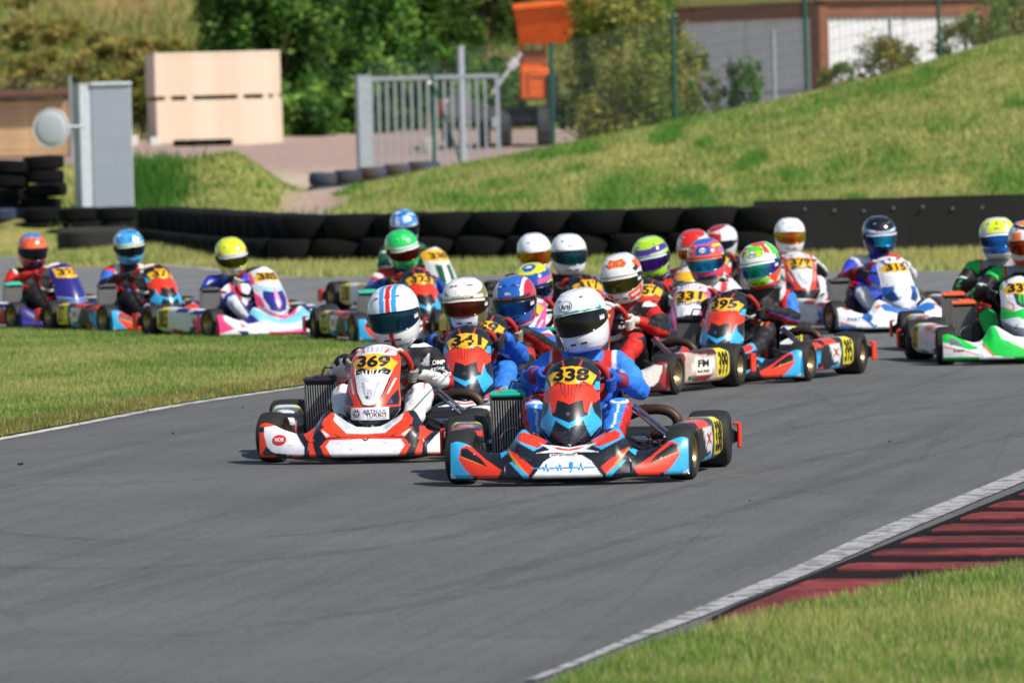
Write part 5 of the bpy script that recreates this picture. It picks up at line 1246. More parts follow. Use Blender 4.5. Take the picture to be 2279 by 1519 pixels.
HEL = {
 '338': [('#1f8f86', poly_([(0, 60), (40, 58), (75, 66), (78, 30), (50, 46), (0, 52)])), ('#dfe6ea', poly_([(40, 57), (72, 64), (70, 52), (52, 48)]))],
 '369': [('#3c9be0', topv(-.045, .045, z0=.03)), (W_, topv(-.022, .022, z0=.03)), ('#d02a2a', topv(-.014, .014, z0=.03)), ('#3c9be0', topv(-.045, .045, -.2, -.05, -.16)), (W_, topv(-.02, .02, -.2, -.05, -.16)), ('#d02a2a', topv(-.013, .013, -.2, -.05, -.16)), (W_, band(-130, -60, 8, 30))],
 '341': [('#5c5a22', band(-160, 40, 38, 180)), ('#7d7a34', poly_([(30, 60), (90, 110), (120, 60), (70, 40)])), (W_, poly_([(60, 30), (120, 60), (140, 0), (90, -60)])), ('#d8d4c8', band(40, 60, 0, 60)), ('#5c5a22', band(-60, -50, 0, 180)), ('#7a5a2a', band(-150, -120, 20, 60)), ('#b0522a', poly_([(8, 118), (22, 122), (26, 112), (22, 110), (14, 114)])), ('#e0917c', poly_([(18, 100), (20, 100), (14, 66), (0, 60), (0, 62), (12, 68)]))],
 'k4': [('#c02040', band(-160, 160)), ('#2458b0', lambda D, Z, V: (V[:, 1] < -.0) & (np.abs(V[:, 0]) < .075) & (Z > .04)), ('#e2e4ea', lambda D, Z, V: (np.abs(np.abs(V[:, 0]) - .082) < .008) & (Z > .03)), ('#2a66c0', disc(0, -.03, .07)), ('#14306c', poly_([(4, 120), (20, 132), (30, 110), (14, 118)])), ('#2458b0', band(-100, -50, 0, 70)), ('#e2e4ea', band(-125, -118, 0, 90)), ('#d02a4a', band(-160, -128)), ('#2a4a9a', band(-60, 20, 70, 120)), ('#15161c', band(40, 62, 0, 70))],
 'k5': [('#2050a8', band(-160, 160)), ('#d6e021', disc(0, 0, .105, .03)), ('#2050a8', disc(0, -.035, .05)), ('#e8eaee', disc(0, -.035, .02)), ('#e84a94', band(50, 72, 30, 180, 6)), ('#d6e021', band(20, 40, 60, 180, 8)), ('#e84a94', band(-100, -70, 30, 120, 8)), ('#d6e021', band(-150, -110)), ('#1a2450', band(-50, -20, 50, 180))],
 '399': [(W_, band(-160, 160)), ('#f06020', poly_([(0, 135), (30, 140), (42, 112), (24, 92), (0, 100)])), ('#f4a070', poly_([(10, 130), (20, 120), (10, 108)])), ('#f06020', band(50, 110, 62, 180)), ('#f06020', band(-120, 30, 95, 180)), ('#1a1a1e', poly_([(50, 70), (75, 90), (80, 60), (60, 45)])), ('#e8502a', poly_([(20, -70), (80, -40), (90, -110), (30, -125)])), (W_, poly_([(30, -85), (70, -70), (70, -82), (34, -98)])), ('#e8502a', band(-155, -135))],
 '395': [('#e6ede8', band(-160, 160)), ('#59d420', poly_([(0, 142), (34, 142), (30, 80), (0, 78)])), ('#c6e81e', poly_([(0, 115), (26, 115), (24, 82), (0, 80)])), ('#e84a24', band(80, 140, 36, 58)), ('#59d420', band(60, 150, 66, 100)), ('#e84a24', disc(.02, -.02, .05, .1)), ('#24b060', band(0, 60, 78, 130)), ('#e84a24', poly_([(30, -60), (90, 10), (110, -20), (60, -120)])), ('#8ee024', poly_([(0, -66), (40, -66), (30, -108), (0, -110)])), ('#e8421f', band(-160, -112)), ('#59d420', band(-100, -60, 90, 150)), ('#f2f2ee', band(46, 60, 0, 70))],
 '331': [('#ee4a5c', band(-160, 160)), ('#2468c8', disc(0, -.01, .075, .05)), ('#1e52a8', poly_([(0, 120), (22, 120), (26, 62), (0, 58)])), ('#d8e034', band(96, 112, 40, 180, 8)), ('#3f7fd8', band(60, 80, 60, 180, 10)), ('#e8e04a', band(30, 44, 70, 180, 8)), ('#f06a4a', band(48, 58, 0, 66)), ('#f04a6a', band(-90, -60, 0, 70)), ('#2450b0', poly_([(0, -92), (40, -86), (40, -122), (0, -126)])), ('#c6dc2a', band(-160, -124)), ('#3f7fd8', band(-80, -20, 80, 160))],
 'red': [('#c9ccd4', band(-160, 160)), ('#d8281c', disc(0, -.02, .10, .02)), ('#d8281c', poly_([(0, 110), (36, 110), (36, 45), (0, 45)])), ('#b8bcc6', band(-160, -60)), ('#8a2a24', band(-40, 0, 80, 180))],
 'rw': [('#e4e6ea', band(-160, 160)), ('#b01e18', disc(-.02, -.02, .085, .03)), ('#b01e18', poly_([(0, 110), (40, 100), (40, 40), (0, 45)])), ('#3a3c44', band(-20, 20, 60, 110)), ('#c9ccd0', band(-90, -40, 40, 180))],
 '357': [('#a6d820', band(-160, 160)), ('#4a2a90', band(56, 98, 0, 180, 4)), ('#c4e860', disc(0, 0, .07, .1)), ('#dfe6ea', band(42, 56, 0, 70)), ('#4a2a90', band(-160, -112)), ('#4a2a90', band(-60, 20, 80, 104)), ('#4a2a90', band(-100, -60, 60, 130))],
 '317': [('#15161c', band(44, 50, 0, 60))], 'wh': [('#c8882e', band(44, 52, 30, 70))], '374': [('#d8dade', band(-160, -130))],
 '315': [('#0d0f16', band(-160, 160)), ('#3a62c0', poly_([(20, 70), (80, 80), (90, 30), (60, 46), (20, 52)])), ('#dfe6f2', poly_([(0, 64), (40, 66), (70, 74), (70, 62), (40, 54), (0, 54)])), ('#1c2c6a', band(-140, -60, 20, 120)), ('#16204a', band(-60, 40, 80, 180)), ('#c9ccd8', poly_([(2, 96), (14, 100), (12, 92)]))],
 'gr2': [('#cfd4d4', band(-160, 160)), ('#d2e81e', poly_([(0, 140), (22, 140), (34, 50), (0, 50)])), ('#d2e81e', poly_([(34, 140), (70, 135), (80, 70), (50, 60)])), ('#8e9a22', poly_([(26, 130), (30, 130), (44, 60), (40, 60)])), ('#16181c', poly_([(0, 128), (5, 108), (0, 106)])), ('#c4d62a', band(-120, 30, 78, 150)), ('#1f62b8', band(-100, -58, 0, 70)), ('#c4d62a', band(-62, -56, 0, 70)), ('#e4e8ea', band(-160, -104))],
 'gr1': [('#dfe2e6', band(-160, 160)), ('#f2801c', disc(0, -.02, .06, .06)), ('#25262c', lambda D, Z, V: (np.abs(np.hypot(V[:, 0], V[:, 1] + .02) - .075) < .012) & (Z > .05)), ('#f2801c', poly_([(14, 96), (50, 100), (60, 46), (16, 46)])), ('#25262c', band(60, 90, 66, 110)), ('#f2641c', band(-150, -90, 0, 60)), ('#25262c', band(-60, 10, 100, 180))],
 '323': [('#1fc458', band(-160, 160)), ('#7fe0a0', blot(22, .72, 3)), ('#dfe8e2', band(44, 60, 0, 74)), ('#18a048', band(-160, -130))],
 '33': [('#3f86d0', band(-160, 160)), ('#bcd4ec', blot(24, .62, 5)), ('#2458a8', blot(20, .70, 6)), ('#d8c8c8', band(40, 56, 0, 80)), ('#1a2440', band(-60, 20, 80, 180))],
 'pink': [('#d6e01e', band(-160, 160)), ('#e6ee8a', blot(26, .70, 8)), ('#e6e8ea', poly_([(0, 56), (50, 62), (70, 50), (0, 46)])), ('#e03a5a', poly_([(46, 70), (74, 60), (76, 30), (60, 40)])), ('#e8e8ea', poly_([(0, -80), (34, -76), (30, -112), (0, -114)])), ('#9a9e3a', band(-160, -130))],
 '37': [('#3f9cdc', band(-160, 160)), ('#d2e6f4', blot(24, .64, 9)), ('#2a78c0', blot(20, .72, 10)), ('#c8dcc8', band(44, 62, 0, 70)), ('#14382e', band(40, 46, 0, 80)), ('#4fb0e4', band(-150, -60, 0, 80))],
 'left': [('#e2591e', band(-160, 160)), ('#3a78b8', disc(0, 0, .085, .07)), ('#6a94b8', lambda D, Z, V: (noise3(V, 40, 2) > .6) & (Z > .1)), ('#2c2450', band(-160, -66, 0, 70)), ('#e86a34', poly_([(0, 90), (40, 96), (44, 54), (0, 50)])), ('#4a2a28', band(-160, -128))],
}

def capsules(bones, step=.5):
    b = MB()
    for nm, p0, p1, r0, r1 in bones:
        p0, p1 = np.array(p0, float), np.array(p1, float); d = p1 - p0; L = np.linalg.norm(d) + 1e-6; d = d / L
        pts, rs = [], []
        for a_ in (-1.0, -.86, -.5): pts.append(p0 + d * r0 * a_); rs.append(max(r0 * math.sqrt(max(0, 1 - a_ * a_)), r0 * .08))
        for t in np.linspace(0, 1, 5): pts.append(p0 + d * L * t); rs.append(r0 + (r1 - r0) * t)
        for a_ in (.5, .86, 1.0): pts.append(p1 + d * r1 * a_); rs.append(max(r1 * math.sqrt(max(0, 1 - a_ * a_)), r1 * .08))
        b.tube(pts, rs, 14)
    return np.concatenate(b.V), b.F
def remesh(V, F, vox, smooth=6, fac=.5):
    me = bpy.data.meshes.new('tmp'); me.from_pydata(V.tolist(), [], F); o = bpy.data.objects.new('tmp', me); COL.objects.link(o)
    m_ = o.modifiers.new('r', 'REMESH'); m_.mode = 'VOXEL'; m_.voxel_size = vox; m_.use_smooth_shade = True
    if smooth: s = o.modifiers.new('s', 'SMOOTH'); s.iterations = smooth; s.factor = fac
    dg = bpy.context.evaluated_depsgraph_get(); out = bpy.data.meshes.new_from_object(o.evaluated_get(dg))
    bpy.data.objects.remove(o); bpy.data.meshes.remove(me)
    n = len(out.vertices); co = np.empty(n * 3, np.float32); out.vertices.foreach_get('co', co)
    nf = len(out.polygons); Fq = np.empty(nf * 4, np.int32); ok = len(out.loops) == nf * 4
    if ok: out.loops.foreach_get('vertex_index', Fq); Fq = Fq.reshape(-1, 4)
    else: Fq = [tuple(p.vertices) for p in out.polygons]
    nr = np.empty(n * 3, np.float32); out.vertices.foreach_get('normal', nr)
    bpy.data.meshes.remove(out)
    return co.reshape(-1, 3).astype(float), Fq, nr.reshape(-1, 3).astype(float)
SW_C = np.array([0, -.17, .462]); SW_N = np.array([0, .82, .57]); SW_U = np.array([0, -.57, .82]); SW_R = np.array([1.0, 0, 0])
def grip(deg):
    a_ = rad(deg); rr = math.cos(a_) * SW_R + math.sin(a_) * SW_U; T = -math.sin(a_) * SW_R + math.cos(a_) * SW_U
    return SW_C + .152 * rr, rr, T
_GL = {}
def glove_mesh(deg, side):
    k = (deg, side)
    if k in _GL: return _GL[k]
    C0, rr, T = grip(deg); n = SW_N
    T = T if T[2] > 0 else -T
    def pt(th, r, t): return C0 + r * (math.cos(rad(th)) * n + math.sin(rad(th)) * rr) + T * t
    bones = []
    for i, t in enumerate((-.033, -.011, .011, .032)):
        L = (.88, 1.0, 1.04, .95)[i]; base = 62
        P = [pt(base, .036, t * 1.05), pt(base + 48 * L, .031, t), pt(base + 92 * L, .029, t * .97), pt(base + 132 * L, .0275, t * .95)]
        rs = [.0115, .0108, .0100, .0090]
        for a_ in range(3): bones.append(('f', P[a_], P[a_ + 1], rs[a_], rs[a_ + 1]))
    bones.append(('p', pt(40, .037, -.024), pt(40, .037, .026), .0175, .0175)); bones.append(('p', pt(12, .047, -.018), pt(14, .044, .022), .019, .019))
    wrist = C0 + n * .088 + rr * .050 - T * .045
    bones.append(('p', pt(12, .047, .0), wrist, .023, .029)); bones.append(('p', wrist, wrist + (n * .5 + rr * .4 - T * .55) * .055, .031, .036))
    P = [pt(5, .042, .024), pt(-42, .032, .040), pt(-88, .029, .044), pt(-120, .029, .040)]
    for a_ in range(3): bones.append(('t', P[a_], P[a_ + 1], (.0135, .0118, .0108)[a_], (.0118, .0108, .0098)[a_]))
    V, F = capsules(bones); V, F, N = remesh(V, F, .0052, 3)
    d = np.min([np.linalg.norm(V - pt(62 + q, .03, t), axis=1) for q in (60, 90, 125) for t in (-.033, -.011, .011, .032)], axis=0)
    _GL[k] = (V, F, wrist, d); return _GL[k]
M_SUIT = mat('race_suit_cloth', attr=True, rough=.62, spec=.35, bump=.7, bscale=26, noise=.10, nscale=24)
M_GLV = mat('glove_fabric', attr=True, rough=.75, bump=.3, bscale=120)
def make_driver(kart, loc, psi, head_px, suit, hel, visor, gloves, label, hi=False, tilt=(0, 0, 0), hands=(2, 176), texts=None, htext=None, vox=None, lean_f=0.0, group='kart drivers'):
    a_ = rad(psi); c_, s_ = math.cos(a_), math.sin(a_)
    yl = .22
    hp = np.array([loc[0] - s_ * yl, loc[1] + c_ * yl]); d = ray(*head_px); t = hp[1] / d[1]; h = np.array([0, 0, CAMZ]) + d * t
    lat = float(np.clip((h[0] - hp[0]) / max(c_, .5), -.15, .15)); hz = float(np.clip(h[2], .63, .80))
    H = np.array([lat, yl, hz])
    sz = hz - .225                                            # shoulder height
    body_x = lat * .75
    def sh(s): return np.array([body_x + s * .165, .275, sz])
    gl = [glove_mesh(hands[0], 1), glove_mesh(hands[1], -1)]
    bones = [('pelvis', (0, .20, .175), (0, .27, .19), .135, .135), ('torso', (0, .25, .19), (body_x * .5, .29, .30), .13, .13),
             ('chest', (body_x - .055, .265, sz - .10), (body_x + .055, .265, sz - .10), .125, .125), ('chest', (body_x * .5, .285, .28), (body_x, .265, sz - .08), .135, .13),
             ('collar', (body_x, .26, sz), (lat, .235, hz - .10), .075, .066), ('shoulder', sh(-1), sh(1), .068, .068)]
    for i, s in enumerate((1, -1)):
        S = sh(s) + np.array([s * .015, 0, -.01]); w = gl[i][2] 
        E = (S + w) / 2 + np.array([s * .095, .045, -.085])
        bones += [('uarm%d' % s, S, E, .066, .053), ('farm%d' % s, E, w, .054, .040)]
        Hp = np.array([s * .095, .17, .17]); Kn = np.array([s * .205, -.17, .315]); An = np.array([s * .165, -.50, .135])
        bones += [('thigh%d' % s, Hp, Kn, .088, .068), ('calf%d' % s, Kn, An, .064, .046), ('boot%d' % s, An, An + np.array([0, -.085, .085]), .042, .036), ('boot%d' % s, An, An + np.array([0, .015, -.03]), .04, .036)]
    V, F = capsules(bones); vx = vox or (.0105 if hi else .015)
    V, F, N = remesh(V, F, vx, 5)
    # cloth folds
    nz = noise3(V * np.array([1, 1, 2.4]), 14, 5) * .55 + noise3(V, 30, 6) * .45
    V = V + N * ((nz - .5) * (.026 if hi else .022))[:, None]
    D = []; S_ = []; RD = []
    for nm, p0, p1, r0, r1 in bones:
        p0, p1 = np.array(p0, float), np.array(p1, float); dv = p1 - p0; q = np.clip(((V - p0) @ dv) / (dv @ dv + 1e-9), 0, 1)
        D.append(np.linalg.norm(V - (p0 + q[:, None] * dv), axis=1) - (r0 + (r1 - r0) * q)); S_.append(q); RD.append(V - (p0 + q[:, None] * dv))
    D = np.array(D); k = D.argmin(0); names = np.array([b_[0] for b_ in bones])[k]; q = np.array(S_)[k, np.arange(len(V))]
    N = np.array(RD)[k, np.arange(len(V))]; N = N / (np.linalg.norm(N, axis=1)[:, None] + 1e-9)      # radial direction from the limb's axis
    base = np.char.rstrip(names.astype(str), '-10123456789')
    C = np.tile(lin(suit.get('torso', '#222222')), (len(V), 1))
    for part in ('pelvis', 'torso', 'chest', 'collar', 'shoulder', 'uarm', 'farm', 'thigh', 'calf', 'boot'):
        if part in suit: C[base == part] = lin(suit[part])
    if 'boot' not in suit: C[base == 'boot'] = lin('#1a1b1f')
    for col, f in suit.get('accents', []):
        mk = f(V - np.array([body_x, 0, sz]), base, q, names, N); C[mk] = lin(col)
    o = link('person', mesh_np('person', V, F, M_SUIT, C), None, (loc[0], loc[1], .0065), (0, 0, a_))
    tag(o, label, 'person', group)
    Hv, Hf, Hc = helmet(HEL[hel], hi)
    hm = link('helmet', mesh_np('helmet', Hv, Hf, M_HEL, Hc), o, H, (rad(tilt[0] + 6), rad(tilt[1]), rad(tilt[2])))
    sr = random.Random(len(label) * 7 + len(hel)); hm.scale = (sr.uniform(.97, 1.03), sr.uniform(.97, 1.04), sr.uniform(.97, 1.03))
    vs = link('visor', VM[visor], hm)
    if hel in STRIP: link('visor_strip', vstrip(STRIP[hel]), hm)
    if hi: link('tear_off_tab', TEAR, hm)
    for i in (0, 1): link('visor_pivot', PIV[i], hm); link('chin_vent', VENT[i], hm); link('top_vent', TOPV[i], hm)
    if htext:
        hb = BVHTree.FromPolygons(Hv.tolist(), Hf.tolist())
        for (s, x, z, hgt, wid, mt_, oval) in htext:
            if oval:
                th = np.linspace(0, 2 * np.pi, 28, endpoint=False)
                for sc_, om, of in ((1.0, M_BTXT, .0012), (.88, M_WTXT, .002)):
                    E2 = np.stack([wid * .68 * sc_ * np.cos(th), hgt * 1.0 * sc_ * np.sin(th)], -1); E2 = np.concatenate([[[0, 0]], E2 * .5, E2])
                    Fo = [(0, 1 + i, 1 + (i + 1) % 28) for i in range(28)] + [(1 + i, 29 + i, 29 + (i + 1) % 28, 1 + (i + 1) % 28) for i in range(28)]
                    q_ = decal(hb, E2, Fo, (x, -.4, z), (1, 0, 0), (0, 0, 1), (0, 1, 0), of); link('logo', mesh_np('logo', q_[0], q_[1], om, smooth=False), hm)
            t_ = text_on(hb, s, (x, -.4, z), (1, 0, 0), (0, 0, 1), (0, 1, 0), hgt, wid, .015, .003 if oval else (.0095 if .03 < z < .065 or z < -.03 and z > -.05 else .0025))
            if t_: link('logo', mesh_np('logo', t_[0], t_[1], mt_, smooth=False), hm)
    for i in (0, 1):
        Vg, Fg, w, dd = gl[i]; cg = np.tile(lin(gloves[0]), (len(Vg), 1)); cg[dd < .018] = lin(gloves[1])
        link('glove', mesh_np('glove', Vg, Fg, M_GLV, cg), o)
    if texts:
        pb = BVHTree.FromPolygons(V.tolist(), F.tolist() if isinstance(F, np.ndarray) else F)
        for (s, x, z, hgt, wid, mt_) in texts:
            t_ = text_on(pb, s, (x, -.6, z), (1, 0, 0), (0, 0, 1), (0, 1, 0), hgt, wid, .02, .003)
            if t_: link('suit_print', mesh_np('suit_print', t_[0], t_[1], mt_, smooth=False), o)
    return o
# ================================================================== the field of karts and their drivers
def fill(pts, sub=1):
    return np.array(pts, float)
def quad_grid(w, h, nx=14, ny=4):
    x = np.linspace(-w / 2, w / 2, nx); y = np.linspace(-h / 2, h / 2, ny); X, Y = np.meshgrid(x, y, indexing='ij')
    return np.stack([X.ravel(), Y.ravel()], -1), gridF(nx, ny).tolist()
def oval(w, h, n=28):
    th = np.linspace(0, 2 * np.pi, n, endpoint=False); E = np.stack([w / 2 * np.cos(th), h / 2 * np.sin(th)], -1)
    V = np.concatenate([[[0, 0]], E * .5, E]); F = [(0, 1 + i, 1 + (i + 1) % n) for i in range(n)] + [(1 + i, 1 + n + i, 1 + n + (i + 1) % n, 1 + (i + 1) % n) for i in range(n)]
    return V, F
def stroke(pts, w):
    P = np.array(pts, float); V = []; F = []
    for a_, c_ in zip(P[:-1], P[1:]):
        d = (c_ - a_) / (np.linalg.norm(c_ - a_) + 1e-9); nrm = np.array([-d[1], d[0]]) * w / 2; n = max(2, int(np.linalg.norm(c_ - a_) / .02) + 1); k = len(V)
        for t in np.linspace(0, 1, n): p = a_ + (c_ - a_) * t; V += [p - nrm, p + nrm]
        F += [(k + 2 * i, k + 2 * i + 2, k + 2 * i + 3, k + 2 * i + 1) for i in range(n - 1)]
    return np.array(V), F
def put(par, bvh, VF, o, mt_, off=.002, name='logo', d=(0, 1, 0), right=(1, 0, 0)):
    q = decal(bvh, VF[0], VF[1], o, right, (0, 0, 1), d, off); return link(name, mesh_np(name, q[0], q[1], mt_, smooth=False), par)
def txt(par, bvh, s, o, h, w, mt_, off=.003, bold=.02, name='logo', right=(1, 0, 0)):
    q = text_on(bvh, s, o, right, (0, 0, 1), (0, 1, 0), h, w, bold, off); return link(name, mesh_np(name, q[0], q[1], mt_, smooth=False), par)
def extra_338(k, nose, nb, fair, fb):
    beat = [(-.17, 0), (-.12, 0), (-.115, .006), (-.108, -.012), (-.10, .02), (-.092, -.016), (-.085, 0), (-.055, 0), (-.05, .006), (-.043, -.012), (-.035, .018), (-.028, -.01), (-.022, 0), (.05, 0), (.057, -.012), (.065, .022), (.073, -.014), (.08, 0), (.13, 0)]
    put(nose, nb, stroke(beat, .0045), (0, -1, .085), M_CTXT)
    put(nose, nb, quad_grid(.018, .022, 3, 3), (.018, -1, .10), M_CTXT, .0026); put(nose, nb, stroke([(.015, -.005), (.018, -.028), (.008, -.034)], .005), (.003, -1, .098), M_CTXT, .0028)
    put(nose, nb, quad_grid(.13, .012, 8, 2), (-.02, -1, .142), M_WTXT); txt(nose, nb, 'KRAFT MOTORSPORT', (-.02, -1, .142), .008, .12, M_NUM, .0034)
def extra_369(k, nose, nb, fair, fb):
    z = .19 + 82 / K1
    put(fair, fb, quad_grid(.195, .062, 16, 5), (0, -1, z), M_WTXT, .002, 'sponsor_panel')
    txt(fair, fb, 'ARTMAX', (.028, -1, z + .012), .017, .115, M_BTXT, .0035); txt(fair, fb, 'TURBO', (.036, -1, z - .009), .017, .10, M_NUM, .0035)
    put(fair, fb, quad_grid(.11, .003, 8, 2), (.03, -1, z + .0015), M_RTXT, .0036); put(fair, fb, quad_grid(.09, .003, 8, 2), (.04, -1, z - .024), M_BTXT, .0036)
    for i in range(8):
        a_ = i * math.pi / 4; p = lambda r, b: (r * math.cos(a_ + b), r * math.sin(a_ + b))
        put(fair, fb, (np.array([p(.007, 0), p(.02, .1), p(.022, .55), p(.010, .5)]), [(0, 1, 2, 3)]), (-.064, -1, z), M_NUM if i % 3 else M_RTXT, .0035)
    put(nose, nb, oval(.075, .052), (-.455, -1, .125), M_RTXT, .002); txt(nose, nb, 'WOIK', (-.455, -1, .126), .020, .052, M_WTXT, .0036)
def extra_315(k, nose, nb, fair, fb):
    txt(nose, nb, 'PARTTM', (-.42, -1, .115), .030, .16, M_BTXT); txt(nose, nb, 'ZI', (.02, -1, .09), .025, .06, M_BTXT)
def extra_g(k, nose, nb, fair, fb):
    txt(nose, nb, 'KART', (-.46, -1, .10), .016, .07, M_NUM)
def sideways(p): return p
